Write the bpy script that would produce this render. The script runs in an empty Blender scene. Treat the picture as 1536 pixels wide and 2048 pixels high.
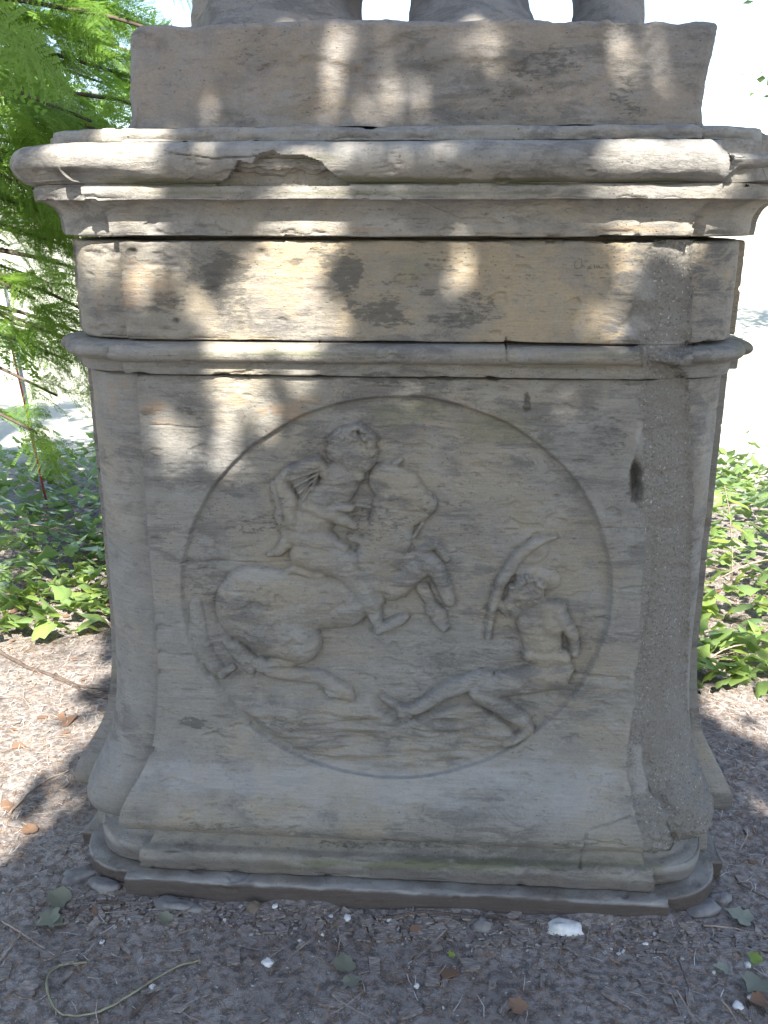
import bpy, math, random, time
import numpy as np
from mathutils import Vector, Matrix, Euler

rng = np.random.default_rng(7)
random.seed(7)
sc = bpy.context.scene
col = sc.collection
RAD = math.radians

# ------------------------------------------------------------------ camera
F_PX, PITCH, PSI = 1856.0, RAD(17.4), RAD(4.05)
CAM = np.array([.115, -2.521, 1.5])
cam_d = bpy.data.cameras.new('camera')
cam = bpy.data.objects.new('camera', cam_d)
col.objects.link(cam)
cam.location = CAM
cam.rotation_euler = (RAD(90) - PITCH, 0, PSI)
cam_d.sensor_fit = 'VERTICAL'
cam_d.sensor_height = 36.0
cam_d.lens = F_PX / 2048 * 36
cam_d.clip_start = .02
cam_d.clip_end = 3000
sc.camera = cam

# ------------------------------------------------------------------ light
SUN_EL, SUN_AZ = RAD(47), RAD(8)            # azimuth measured from the pedestal's front towards its right
SUN = np.array([math.sin(SUN_AZ) * math.cos(SUN_EL), -math.cos(SUN_AZ) * math.cos(SUN_EL), math.sin(SUN_EL)])
world = bpy.data.worlds.new('World')
sc.world = world
world.use_nodes = True
nt = world.node_tree
sky = nt.nodes.new('ShaderNodeTexSky')
sky.sky_type = 'NISHITA'
sky.sun_disc = False
sky.sun_elevation = SUN_EL
sky.sun_rotation = math.pi - SUN_AZ
sky.air_density = 1.0
sky.dust_density = 1.2
sky.ozone_density = 1.0
nt.links.new(sky.outputs[0], nt.nodes['Background'].inputs[0])
nt.nodes['Background'].inputs[1].default_value = .10
sun_d = bpy.data.lights.new('sun', 'SUN')
sun_d.energy = 5.0
sun_d.angle = RAD(.53)
sun_d.color = (1, .955, .88)
sun = bpy.data.objects.new('sun', sun_d)
col.objects.link(sun)
sun.rotation_euler = Vector(SUN).to_track_quat('Z', 'Y').to_euler()
sc.view_settings.view_transform = 'Standard'
sc.view_settings.look = 'None'
sc.view_settings.gamma = 1
sc.view_settings.use_curve_mapping = False
sc.view_settings.exposure = 2.25
sc.render.engine = 'CYCLES'
sc.cycles.use_denoising = True
sc.cycles.max_bounces = 8
sc.cycles.diffuse_bounces = 5
sc.cycles.transparent_max_bounces = 8

# ------------------------------------------------------------------ helpers
FWH = np.array([-math.sin(PSI), math.cos(PSI), 0]); RGT = np.array([math.cos(PSI), math.sin(PSI), 0])
FWD = FWH * math.cos(PITCH) + np.array([0, 0, -math.sin(PITCH)])
UPV = FWH * math.sin(PITCH) + np.array([0, 0, math.cos(PITCH)])


def ray(px, py):
    return FWD + (px - 768) / F_PX * RGT + (1024 - py) / F_PX * UPV


def on_y(px, py, y):
    d = ray(px, py); return CAM + d * (y - CAM[1]) / d[1]


def on_z(px, py, z=0.0):
    d = ray(px, py); return CAM + d * (z - CAM[2]) / d[2]


def project(P):
    q = np.asarray(P, float) - CAM
    w = q @ FWD
    w = np.where(np.abs(w) < .05, .05, w)
    return 768 + F_PX * (q @ RGT) / w, 1024 - F_PX * (q @ UPV) / w


def _hash(ix, iy, iz, seed):
    h = (ix.astype(np.uint32) * np.uint32(374761393) + iy.astype(np.uint32) * np.uint32(668265263)
         + iz.astype(np.uint32) * np.uint32(2147483647) + np.uint32(seed * 144665 + 17))
    h = (h ^ (h >> np.uint32(13))) * np.uint32(1274126177)
    h = (h ^ (h >> np.uint32(16))) * np.uint32(2246822519)
    h ^= h >> np.uint32(15)
    return h.astype(np.float64) / 4294967295.0


def vnoise(P, seed=0):
    i = np.floor(P).astype(np.int64); f = P - i
    f = f * f * (3 - 2 * f)
    r = 0
    for dx in (0, 1):
        wx = f[:, 0] if dx else 1 - f[:, 0]
        for dy in (0, 1):
            wy = f[:, 1] if dy else 1 - f[:, 1]
            for dz in (0, 1):
                wz = f[:, 2] if dz else 1 - f[:, 2]
                r = r + wx * wy * wz * _hash(i[:, 0] + dx, i[:, 1] + dy, i[:, 2] + dz, seed)
    return r


def fbm(P, scale=(1, 1, 1), octaves=4, seed=0, gain=.5):
    P = P * np.asarray(scale, float)
    a, t, r = 1.0, 0.0, 0
    for o in range(octaves):
        r = r + a * (vnoise(P, seed + o) - .5) * 2
        t += a
        a *= gain
        P = P * 2.03 + 11.7
    return r / t


def sstep(e0, e1, x):
    t = np.clip((x - e0) / (e1 - e0), 0, 1)
    return t * t * (3 - 2 * t)


def poly_in(px, py, pts):
    ins = np.zeros(px.shape, bool)
    n = len(pts)
    for i in range(n):
        x1, y1 = pts[i]; x2, y2 = pts[(i + 1) % n]
        if y1 == y2:
            continue
        c = ((y1 > py) != (y2 > py)) & (px < (x2 - x1) * (py - y1) / (y2 - y1) + x1)
        ins ^= c
    return ins


def mesh_np(name, V, Q, smooth=True, sharp=None, attrs=None):
    """quads (n,4) or tris (n,3) index arrays -> mesh datablock"""
    m = bpy.data.meshes.new(name)
    Q = np.asarray(Q, np.int32); k = Q.shape[1]; n = len(Q)
    m.vertices.add(len(V)); m.vertices.foreach_set('co', np.asarray(V, np.float32).ravel())
    m.loops.add(n * k); m.loops.foreach_set('vertex_index', Q.ravel())
    m.polygons.add(n)
    m.polygons.foreach_set('loop_start', np.arange(0, n * k, k, dtype=np.int32))
    m.polygons.foreach_set('loop_total', np.full(n, k, np.int32))
    m.update(calc_edges=True)
    m.polygons.foreach_set('use_smooth', np.full(n, smooth))
    if attrs:
        for an, arr in attrs.items():
            at = m.attributes.new(an, 'FLOAT', 'POINT')
            at.data.foreach_set('value', np.asarray(arr, np.float32))
    if sharp:
        m.set_sharp_from_angle(angle=RAD(sharp))
    m.validate()
    return m


def link(name, data, mat=None, parent=None):
    o = bpy.data.objects.new(name, data)
    col.objects.link(o)
    if mat and data is not None and len(data.materials) == 0:
        data.materials.append(mat)
    if parent:
        o.parent = parent
    return o


def tag(o, label=None, cat=None, group=None, kind=None):
    if label: o['label'] = label
    if cat: o['category'] = cat
    if group: o['group'] = group
    if kind: o['kind'] = kind
    return o


def empty(name, loc=(0, 0, 0), rz=0):
    o = bpy.data.objects.new(name, None)
    o.empty_display_size = .1
    col.objects.link(o)
    o.location = loc; o.rotation_euler = (0, 0, rz)
    return o


class MB:
    """collects polygons of any size"""
    def __init__(s): s.v = []; s.f = []

    def add(s, V, Fs):
        b = len(s.v)
        s.v += [tuple(x) for x in V]
        s.f += [tuple(b + i for i in f) for f in Fs]

    def tube(s, pts, radii, n=6, cap=True):
        pts = [Vector(p) for p in pts]
        rings = []
        for i, p in enumerate(pts):
            d = (pts[min(i + 1, len(pts) - 1)] - pts[max(i - 1, 0)]).normalized()
            a = d.orthogonal().normalized() if i == 0 else (prev - d * prev.dot(d)).normalized()
            prev = a
            b = d.cross(a)
            r = radii[i] if hasattr(radii, '__len__') else radii
            rings.append([p + (a * math.cos(t) + b * math.sin(t)) * r for t in [2 * math.pi * k / n for k in range(n)]])
        V = [v for R in rings for v in R]
        Fs = []
        for i in range(len(rings) - 1):
            for k in range(n):
                Fs.append((i * n + k, i * n + (k + 1) % n, (i + 1) * n + (k + 1) % n, (i + 1) * n + k))
        if cap:
            Fs.append(tuple(range(n - 1, -1, -1)))
            Fs.append(tuple((len(rings) - 1) * n + k for k in range(n)))
        s.add(V, Fs)

    def mesh(s, name, smooth=True):
        m = bpy.data.meshes.new(name)
        m.from_pydata(s.v, [], s.f)
        if smooth:
            m.polygons.foreach_set('use_smooth', [True] * len(m.polygons))
        m.update()
        return m


# ------------------------------------------------------------------ materials
def new_mat(name):
    m = bpy.data.materials.new(name)
    m.use_nodes = True
    b = m.node_tree.nodes['Principled BSDF']
    b.inputs['Roughness'].default_value = .9
    b.inputs['Specular IOR Level'].default_value = .25
    return m, m.node_tree, b


class NB:
    """small node builder"""
    def __init__(s, nt): s.nt = nt; s.tc = nt.nodes.new('ShaderNodeTexCoord')

    def put(s, sock, val):
        if isinstance(val, bpy.types.NodeSocket): s.nt.links.new(val, sock)
        else: sock.default_value = val

    def mapping(s, scale=(1, 1, 1), loc=(0, 0, 0)):
        n = s.nt.nodes.new('ShaderNodeMapping')
        n.inputs['Scale'].default_value = scale; n.inputs['Location'].default_value = loc
        s.nt.links.new(s.tc.outputs['Object'], n.inputs['Vector'])
        return n.outputs[0]

    def noise(s, vec, scale, detail=4, rough=.55, dist=0.0):
        n = s.nt.nodes.new('ShaderNodeTexNoise')
        n.inputs['Scale'].default_value = scale; n.inputs['Detail'].default_value = detail
        n.inputs['Roughness'].default_value = rough; n.inputs['Distortion'].default_value = dist
        s.nt.links.new(vec, n.inputs['Vector'])
        return n.outputs['Fac']

    def voro(s, vec, scale, feat='F1', out='Distance'):
        n = s.nt.nodes.new('ShaderNodeTexVoronoi')
        n.feature = feat
        n.inputs['Scale'].default_value = scale
        s.nt.links.new(vec, n.inputs['Vector'])
        return n.outputs[out]

    def ramp(s, fac, lo, hi, smooth=True):
        n = s.nt.nodes.new('ShaderNodeMapRange')
        n.interpolation_type = 'SMOOTHSTEP' if smooth else 'LINEAR'
        n.inputs['From Min'].default_value = lo; n.inputs['From Max'].default_value = hi
        s.nt.links.new(fac, n.inputs['Value'])
        return n.outputs['Result']

    def math(s, op, a, b=0.0):
        n = s.nt.nodes.new('ShaderNodeMath'); n.operation = op
        s.put(n.inputs[0], a); s.put(n.inputs[1], b)
        return n.outputs[0]

    def mix(s, fac, a, b, mode='MIX'):
        n = s.nt.nodes.new('ShaderNodeMix'); n.data_type = 'RGBA'; n.blend_type = mode
        s.put(n.inputs['Factor'], fac)
        s.put(n.inputs[6], a if isinstance(a, bpy.types.NodeSocket) else (*a, 1))
        s.put(n.inputs[7], b if isinstance(b, bpy.types.NodeSocket) else (*b, 1))
        return n.outputs[2]

    def attr(s, name):
        n = s.nt.nodes.new('ShaderNodeAttribute'); n.attribute_name = name
        return n.outputs['Fac']

    def bump(s, h, strength, dist, prev=None):
        n = s.nt.nodes.new('ShaderNodeBump')
        n.inputs['Strength'].default_value = strength; n.inputs['Distance'].default_value = dist
        s.nt.links.new(h, n.inputs['Height'])
        if prev is not None: s.nt.links.new(prev, n.inputs['Normal'])
        return n.outputs[0]


def sandstone(name, warm=(.40, .315, .205), grey=(.285, .27, .245), band=1.0, dark_amt=1.0):
    m, nt, b = new_mat(name)
    B = NB(nt)
    o = B.mapping()
    strat = B.mapping((1.0, 1.0, 3.2))
    fine = B.mapping((4, 4, 95))
    c = B.mix(B.ramp(B.noise(o, 2.6, 5, .6), .38, .62), warm, grey)
    c = B.mix(B.math('MULTIPLY', B.ramp(B.noise(strat, 3.0, 5, .6, .4), .45, .7), .5), c, tuple(x * 1.28 for x in warm))
    c = B.mix(B.math('MULTIPLY', B.ramp(B.noise(o, 7, 8, .72, .4), .44, .60), .62), c, (.125, .122, .118))
    c = B.mix(B.math('MULTIPLY', B.ramp(B.noise(o, 13, 6, .7), .48, .62), .6), c, tuple(x * 1.35 for x in grey))
    # soot and lichen in the bedding
    d = B.math('MULTIPLY', B.ramp(B.noise(strat, 9, 9, .75, .6), .46, .58), B.ramp(B.noise(o, 3.6, 4, .6), .43, .56))
    c = B.mix(B.math('MULTIPLY', d, .85 * dark_amt), c, (.055, .052, .048))
    dots = B.ramp(B.noise(strat, 36, 6, .7), .57, .66)
    c = B.mix(B.math('MULTIPLY', dots, .6 * dark_amt), c, (.05, .047, .042))
    c = B.mix(.30, c, B.mix(B.noise(o, 210, 4, .75), (.05, .047, .043), (.42, .39, .35)))
    # stains painted per vertex in their own places; the slab ledge's sky light too
    crisp = B.noise(B.mapping((1, 1, 2.6), (3, 1, 2)), 55, 8, .72)
    def broken(att, lo, hi):
        return B.ramp(B.math('ADD', B.attr(att), B.math('MULTIPLY', B.math('SUBTRACT', crisp, .5), 2.6)), lo, hi)
    c = B.mix(B.math('MULTIPLY', broken('soot_shade', .50, .78), .7), c, (.062, .058, .05))
    c = B.mix(B.math('MULTIPLY', B.attr('soot_shade'), .16), c, (.075, .072, .06))
    c = B.mix(B.math('MULTIPLY', broken('rust', .35, .8), .42), c, (.25, .155, .08))
    pits = B.math('MULTIPLY', B.ramp(B.voro(B.mapping((1, 1, 1.5)), 75), .16, .09), B.ramp(B.noise(o, 8, 3), .46, .6))
    c = B.mix(B.math('MULTIPLY', pits, .75), c, (.045, .042, .037))
    flake = B.ramp(B.noise(B.mapping((1, 1, 3.4), (7, 0, 0)), 70, 8, .75), .60, .66)
    c = B.mix(B.math('MULTIPLY', flake, .35), c, (.34, .315, .265))
    c = B.mix(B.math('MULTIPLY', B.attr('pale'), .5), c, (.29, .29, .28))
    c = B.mix(B.math('MULTIPLY', B.attr('algae'), .75), c, (.10, .105, .05))
    c = B.mix(B.math('MULTIPLY', B.attr('soil'), .9), c, (.055, .042, .036))
    line = B.noise(fine, 3.0, 4, .6)
    c = B.mix(.05 * band, c, B.mix(B.ramp(line, .35, .65), (.06, .055, .05), (.45, .41, .35)))
    nt.links.new(c, b.inputs['Base Color'])
    n = B.bump(line, .24 * band, .004)
    n = B.bump(B.math('SUBTRACT', flake, pits), .5, .003, n)
    n = B.bump(B.noise(strat, 22, 8, .72), .55, .010, n)
    n = B.bump(B.noise(o, 150, 5, .75), .6, .003, n)
    n = B.bump(B.voro(o, 60), .2, .004, n)
    nt.links.new(n, b.inputs['Normal'])
    b.inputs['Roughness'].default_value = .88
    return m


M_dado = sandstone('weathered_sandstone', (.205, .174, .120), (.156, .153, .136))
M_upper = sandstone('ochre_sandstone', (.268, .203, .112), (.165, .147, .108), 1.0, 1.3)
M_cornice = sandstone('cornice_sandstone', (.25, .22, .168), (.20, .195, .178), .5, .85)
M_plinth = sandstone('plinth_sandstone', (.222, .178, .126), (.15, .138, .122), .2, .9)
M_base = sandstone('base_sandstone', (.21, .188, .147), (.165, .162, .15), .5, .8)

# mortar
M_mortar, nt_, b_ = new_mat('coarse_mortar')
B_ = NB(nt_)
o_ = B_.mapping()
c_ = B_.mix(B_.noise(o_, 9, 5, .6), (.18, .165, .14), (.25, .233, .20))
c_ = B_.mix(B_.math('MULTIPLY', B_.ramp(B_.voro(o_, 120), .0, .42), .55), (.11, .102, .092), c_)
c_ = B_.mix(B_.math('MULTIPLY', B_.ramp(B_.noise(o_, 210, 2, .5), .64, .71), .7), c_, (.42, .40, .37))
c_ = B_.mix(B_.math('MULTIPLY', B_.ramp(B_.noise(o_, 170, 2, .5), .62, .70), .75), c_, (.06, .055, .05))
c_ = B_.mix(B_.math('MULTIPLY', B_.ramp(B_.noise(o_, 11, 6, .7), .5, .62), .55), c_, (.15, .135, .112))
c_ = B_.mix(B_.math('MULTIPLY', B_.attr('pale'), .65), c_, (.25, .238, .215))
c_ = B_.mix(B_.math('MULTIPLY', B_.attr('soot_shade'), .8), c_, (.07, .065, .055))  # shade of the hollow, painted into the mortar colour
nt_.links.new(c_, b_.inputs['Base Color'])
n_ = B_.bump(B_.noise(o_, 110, 5, .75), .9, .006)
n_ = B_.bump(B_.voro(o_, 140), .6, .004, n_)
nt_.links.new(n_, b_.inputs['Normal'])


def leaf_mat(name, c1, c2, trans=.35, rough=.45, rand=True):
    m, nt, b = new_mat(name)
    B = NB(nt)
    oi = nt.nodes.new('ShaderNodeObjectInfo')
    c = B.mix(oi.outputs['Random'], c1, c2)
    c = B.mix(B.math('MULTIPLY', B.noise(B.mapping(), 14, 3), .5), c, tuple(x * .55 for x in c1))
    nt.links.new(c, b.inputs['Base Color'])
    b.inputs['Roughness'].default_value = rough
    b.inputs['Specular IOR Level'].default_value = .4
    tr = nt.nodes.new('ShaderNodeBsdfTranslucent')
    g = B.mix(.5, c, tuple(min(1, x * 1.9) for x in c2), 'MIX')
    nt.links.new(g, tr.inputs['Color'])
    mx = nt.nodes.new('ShaderNodeMixShader')
    mx.inputs[0].default_value = trans
    nt.links.new(b.outputs[0], mx.inputs[1]); nt.links.new(tr.outputs[0], mx.inputs[2])
    nt.links.new(mx.outputs[0], nt.nodes['Material Output'].inputs['Surface'])
    return m


def plain_mat(name, c1, c2, scale=30, rough=.85, bump=.3, stretch=(1, 1, 1), spec=.25):
    m, nt, b = new_mat(name)
    B = NB(nt)
    v = B.mapping(stretch)
    nz = B.noise(v, scale, 5, .65)
    nt.links.new(B.mix(B.ramp(nz, .3, .7), c1, c2), b.inputs['Base Color'])
    if bump:
        nt.links.new(B.bump(nz, bump, .003), b.inputs['Normal'])
    b.inputs['Roughness'].default_value = rough
    b.inputs['Specular IOR Level'].default_value = spec
    return m


M_spray = leaf_mat('conifer_needles', (.10, .185, .03), (.21, .335, .05), .45)
M_spray_brown = leaf_mat('dead_needles', (.22, .10, .04), (.30, .14, .05), .3, .8)
M_crown = leaf_mat('tree_leaves', (.05, .09, .02), (.07, .13, .03), .12)
M_ivy = leaf_mat('ivy_leaves', (.13, .20, .07), (.24, .34, .09), .32, .3)
M_ivy_light = leaf_mat('young_ivy_leaves', (.17, .25, .05), (.27, .34, .07), .4, .4)
M_bark = plain_mat('bark', (.045, .034, .026), (.10, .08, .062), 18, .95, .7, (1, 1, .25))
M_twig = plain_mat('twig_bark', (.16, .12, .09), (.30, .245, .20), 40)
M_twig_dark = plain_mat('dark_twig', (.05, .036, .028), (.10, .075, .06), 40)
M_vine = plain_mat('dry_vine_skin', (.15, .135, .09), (.27, .26, .17), 22)
M_chip = plain_mat('bark_chip', (.075, .06, .052), (.25, .22, .195), 60, .9, .5, (1, 6, 1))
M_needle = plain_mat('dry_needles', (.09, .05, .03), (.34, .21, .125), 25, .9, 0)
M_straw = plain_mat('bleached_straw', (.30, .27, .24), (.48, .45, .41), 25, .9, 0)
M_white = plain_mat('white_stone', (.38, .375, .355), (.56, .56, .54), 30, .7, .3)
M_grit = plain_mat('pale_grit', (.24, .23, .215), (.42, .41, .39), 9, .85, 0)
M_fieldstone = plain_mat('grey_stone', (.10, .095, .09), (.19, .18, .17), 25, .9, .5)
M_rubble = plain_mat('brown_stone', (.09, .07, .055), (.15, .12, .09), 25, .9, .5)
M_fallen = leaf_mat('fallen_leaves', (.15, .15, .105), (.22, .225, .165), .15, .6)
M_fallen_brown = leaf_mat('withered_leaves', (.15, .085, .05), (.24, .15, .095), .15, .8)
M_red = plain_mat('red_paint', (.30, .05, .045), (.40, .09, .08), 10, .5, 0)
M_grey_pole = plain_mat('grey_metal', (.28, .29, .32), (.36, .37, .40), 10, .5, 0)
M_scratch = plain_mat('scratched_stone', (.09, .085, .07), (.13, .12, .1), 40, .95, 0)

# ------------------------------------------------------------------ ground
M_soil, nt_, b_ = new_mat('forest_soil')
B_ = NB(nt_)
o_ = B_.mapping()
c_ = B_.mix(B_.ramp(B_.noise(o_, 3, 6, .65), .35, .65), (.20, .176, .16), (.31, .278, .252))
c_ = B_.mix(B_.math('MULTIPLY', B_.ramp(B_.noise(o_, 55, 8, .75), .44, .58), .75), c_, (.06, .045, .038))
c_ = B_.mix(B_.math('MULTIPLY', B_.ramp(B_.noise(o_, 110, 5, .7), .56, .64), .6), c_, (.34, .29, .245))
c_ = B_.mix(B_.math('MULTIPLY', B_.ramp(B_.noise(o_, 85, 2, .5), .70, .74), .8), c_, (.50, .48, .45))
dry = B_.mix(B_.noise(o_, 5, 6, .7), (.33, .33, .24), (.47, .46, .38))
c_ = B_.mix(B_.attr('lawn'), c_, dry)
nt_.links.new(c_, b_.inputs['Base Color'])
n_ = B_.bump(B_.noise(o_, 40, 6, .7), .8, .02)
n_ = B_.bump(B_.noise(o_, 190, 4, .7), .7, .006, n_)
nt_.links.new(n_, b_.inputs['Normal'])

PX0 = .008


def gz(x, y):
    x = np.atleast_1d(np.asarray(x, float)); y = np.atleast_1d(np.asarray(y, float))
    P = np.stack([x, y, np.zeros_like(x)], 1)
    d = np.maximum(np.maximum(np.abs(x - PX0) - .775, np.abs(y) - .775), (np.abs(x - PX0) + np.abs(y) - 1.43) / 1.41)
    heap = np.exp(-np.clip(d, 0, 1) / .03) * (.018 + .020 * fbm(P, (13,) * 3, 3, 47))
    return .010 * fbm(P, (2.2,) * 3, 3, 31) + .007 * fbm(P, (15,) * 3, 4, 41) - .004 + heap


def ground_pt(px, py, up=0.0):
    p = on_z(px, py, 0)
    z = float(gz(p[0], p[1])[0])
    p = on_z(px, py, z)
    return np.array([p[0], p[1], z + up])


def axis():
    c = np.arange(-3.4, 3.4001, .020)
    t = 3.4 * 1.16 ** np.arange(1, 42)
    return np.concatenate([-t[::-1], c, t])


ax = axis(); ay = axis()
gx, gy = np.meshgrid(ax, ay)
V = np.stack([gx.ravel(), gy.ravel()], 1)
near = np.clip(1 - (np.maximum(np.abs(V[:, 0]), np.abs(V[:, 1])) - 3.4) / 3, 0, 1)
zz = gz(V[:, 0], V[:, 1]) * near
r_ = np.hypot(V[:, 0], V[:, 1])
lawn = sstep(3.0, 4.6, r_ + .5 * fbm(np.stack([V[:, 0], V[:, 1], 0 * r_], 1), (1.3,) * 3, 3, 5)) * sstep(-.5, 2.0, V[:, 1])
nx = len(ax)
idx = np.arange(len(ax) * len(ay)).reshape(len(ay), nx)
Q = np.stack([idx[:-1, :-1], idx[:-1, 1:], idx[1:, 1:], idx[1:, :-1]], -1).reshape(-1, 4)
ground = link('ground', mesh_np('ground', np.column_stack([V, zz]), Q, attrs={'lawn': lawn}), M_soil)
tag(ground, kind='structure')

# ------------------------------------------------------------------ pedestal


def fillet(pts, r=.004, n=3):
    """round the corners of a (d,z) polyline; pts may carry their own radius as third value"""
    out = [np.array(pts[0][:2])]
    for i in range(1, len(pts) - 1):
        p0, p1, p2 = (np.array(q[:2], float) for q in pts[i - 1:i + 2])
        rr = pts[i][2] if len(pts[i]) > 2 else r
        l1, l2 = np.linalg.norm(p0 - p1), np.linalg.norm(p2 - p1)
        k = min(rr, .45 * l1, .45 * l2)
        if k < 5e-4:
            out.append(p1); continue
        A = p1 + (p0 - p1) / l1 * k; Bq = p1 + (p2 - p1) / l2 * k
        for t in np.linspace(0, 1, n + 1):
            out.append((1 - t) ** 2 * A + 2 * t * (1 - t) * p1 + t * t * Bq)
    out.append(np.array(pts[-1][:2]))
    return np.array(out)


def resample(P, step):
    out = [P[0]]
    for a, b in zip(P[:-1], P[1:]):
        n = max(1, int(math.ceil(np.linalg.norm(b - a) / step)))
        for k in range(1, n + 1):
            out.append(a + (b - a) * k / n)
    return np.array(out)


BUL = [0.0]


def ring(d, a, s, nf, narc, nside):
    """plan of one level: flat faces that break forward by s and rounded corners between them"""
    def face(n): return np.linspace(-1, 1, n)
    bul = .21 + BUL[0] * max(0, d - .70)
    pts = []
    for k in range(4):
        n = nf if k == 0 else (nside if k != 2 else 14)
        t = face(n)
        F = np.column_stack([t * a, np.full(n, -d)])
        P0 = np.array([a, -(d - s)]); P1 = np.array([d - s, -a])
        ch = np.linalg.norm(P1 - P0)
        ctrl = (P0 + P1) / 2 + np.array([1, -1]) / math.sqrt(2) * bul * ch * 2
        m = narc if k in (0, 3) else 8
        u = np.linspace(0, 1, m)[:, None]
        A = (1 - u) ** 2 * P0 + 2 * u * (1 - u) * ctrl + u * u * P1
        seg = np.vstack([F, A])
        c, si = math.cos(k * math.pi / 2), math.sin(k * math.pi / 2)
        pts.append(seg @ np.array([[c, si], [-si, c]]))
    return np.vstack(pts)


# medallion relief -------------------------------------------------------
def capsule(px, py, x1, y1, r1, x2, y2, r2):
    dx, dy = x2 - x1, y2 - y1
    L = dx * dx + dy * dy + 1e-9
    t = np.clip(((px - x1) * dx + (py - y1) * dy) / L, 0, 1)
    d = np.hypot(px - x1 - t * dx, py - y1 - t * dy)
    return d / (r1 + (r2 - r1) * t)


HORSE = [  # x1 y1 r1 x2 y2 r2 height(mm)
    (506, 1212, 78, 545, 1215, 74, 27), (540, 1210, 66, 690, 1208, 50, 22), (690, 1205, 48, 735, 1200, 34, 14),
    (535, 1262, 52, 600, 1288, 42, 31), (575, 1318, 22, 535, 1338, 15, 15), (540, 1346, 13, 640, 1358, 15, 14),
    (640, 1358, 16, 695, 1390, 13, 13), (660, 1385, 12, 700, 1398, 10, 11),
    (470, 1300, 14, 520, 1338, 12, 12), (455, 1290, 12, 500, 1345, 9, 10), (520, 1330, 13, 545, 1345, 14, 13),
    (388, 1215, 14, 398, 1290, 18, 5), (398, 1290, 18, 425, 1335, 15, 6), (427, 1337, 15, 430, 1339, 15, 10),
    (442, 1352, 10, 462, 1340, 8, 10), (420, 1360, 8, 455, 1415, 8, 7), (455, 1415, 8, 495, 1445, 6, 6),
    (785, 1182, 24, 852, 1130, 22, 17), (858, 1130, 22, 872, 1140, 19, 19), (872, 1140, 17, 898, 1205, 13, 16),
    (845, 1180, 14, 860, 1210, 12, 10), (866, 1222, 16, 880, 1232, 14, 15), (876, 1238, 14, 888, 1256, 11, 13),
    (735, 1165, 46, 775, 1080, 48, 18), (775, 1080, 46, 795, 1000, 46, 15), (772, 962, 36, 800, 982, 44, 14), (800, 982, 42, 852, 1012, 22, 15), (778, 940, 10, 800, 922, 5, 10), (848, 1030, 12, 806, 1050, 16, 13), (806, 985, 7, 812, 986, 6, 18), (765, 1150, 26, 800, 1180, 20, 13), (838, 1108, 9, 872, 1092, 9, 8), (872, 1092, 9, 893, 1120, 8, 8), (800, 1130, 14, 838, 1108, 10, 7)]
RIDER = [
    (608, 1112, 30, 690, 1132, 32, 23), (690, 1138, 30, 742, 1212, 20, 22), (742, 1212, 19, 756, 1250, 11, 18),
    (756, 1262, 10, 800, 1243, 12, 17), (800, 1243, 11, 812, 1236, 7, 13),
    (590, 1075, 20, 655, 1088, 22, 20), (655, 1086, 14, 690, 1098, 9, 16),
    (580, 1080, 17, 556, 1108, 9, 13), (556, 1108, 9, 536, 1112, 5, 9), (590, 1140, 10, 640, 1152, 15, 14),
    (575, 1145, 7, 600, 1135, 8, 11),
    (605, 1065, 30, 650, 1010, 40, 19), (650, 1010, 40, 682, 960, 38, 18),
    (612, 1070, 40, 640, 1010, 46, 17), (548, 975, 10, 560, 1035, 8, 9), (556, 1035, 10, 575, 1075, 12, 11), (572, 952, 15, 630, 928, 17, 22), (630, 928, 17, 652, 948, 13, 18), (562, 965, 15, 578, 1010, 21, 20),
    (600, 955, 26, 612, 985, 16, 13),
    (572, 1000, 17, 584, 1044, 14, 20), (580, 1046, 14, 600, 1062, 14, 17), (598, 1058, 8, 645, 1072, 7, 14),
    (612, 1012, 13, 690, 1044, 12, 21), (640, 1010, 11, 700, 1018, 10, 17), (688, 1040, 14, 706, 1052, 12, 18),
    (650, 950, 9, 668, 985, 8, 15), (655, 985, 10, 690, 975, 9, 15), (630, 1000, 8, 650, 985, 8, 17),
    (694, 902, 42, 716, 915, 36, 21), (700, 935, 26, 716, 955, 14, 16), (660, 898, 9, 684, 874, 8, 17),
    (662, 880, 7, 680, 862, 7, 12), (690, 862, 8, 720, 854, 7, 14), (725, 862, 9, 748, 880, 7, 14),
    (862, 1000, 4, 862, 1022, 4, 9), (862, 1022, 4, 826, 1078, 4, 5),
    (712, 1012, 4, 760, 1020, 4, 6), (760, 1020, 4, 850, 1036, 4, 7),
    (700, 1078, 9, 760, 1100, 8, 7), (760, 1100, 8, 815, 1096, 6, 7), (715, 1060, 14, 800, 1060, 16, 5)]
for k in range(5):                     # ridged sleeve
    RIDER.append((640 - 3 * k, 938 + 8 * k, 3.5, 582 + 8 * k, 958 + 14 * k, 3.5, 22 - k))
r2 = random.Random(3)
for k in range(34):                    # curls of hair and beard
    an = r2.uniform(0, 6.28); q = r2.uniform(.3, 1) ** .5 * 38
    cx_, cy_ = 706 + q * math.cos(an) * 1.05, 898 + q * math.sin(an) * .95
    RIDER.append((cx_, cy_, 7, cx_ + r2.uniform(-8, 8), cy_ + r2.uniform(-8, 8), 6, 19 + r2.uniform(-3, 4)))
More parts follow.
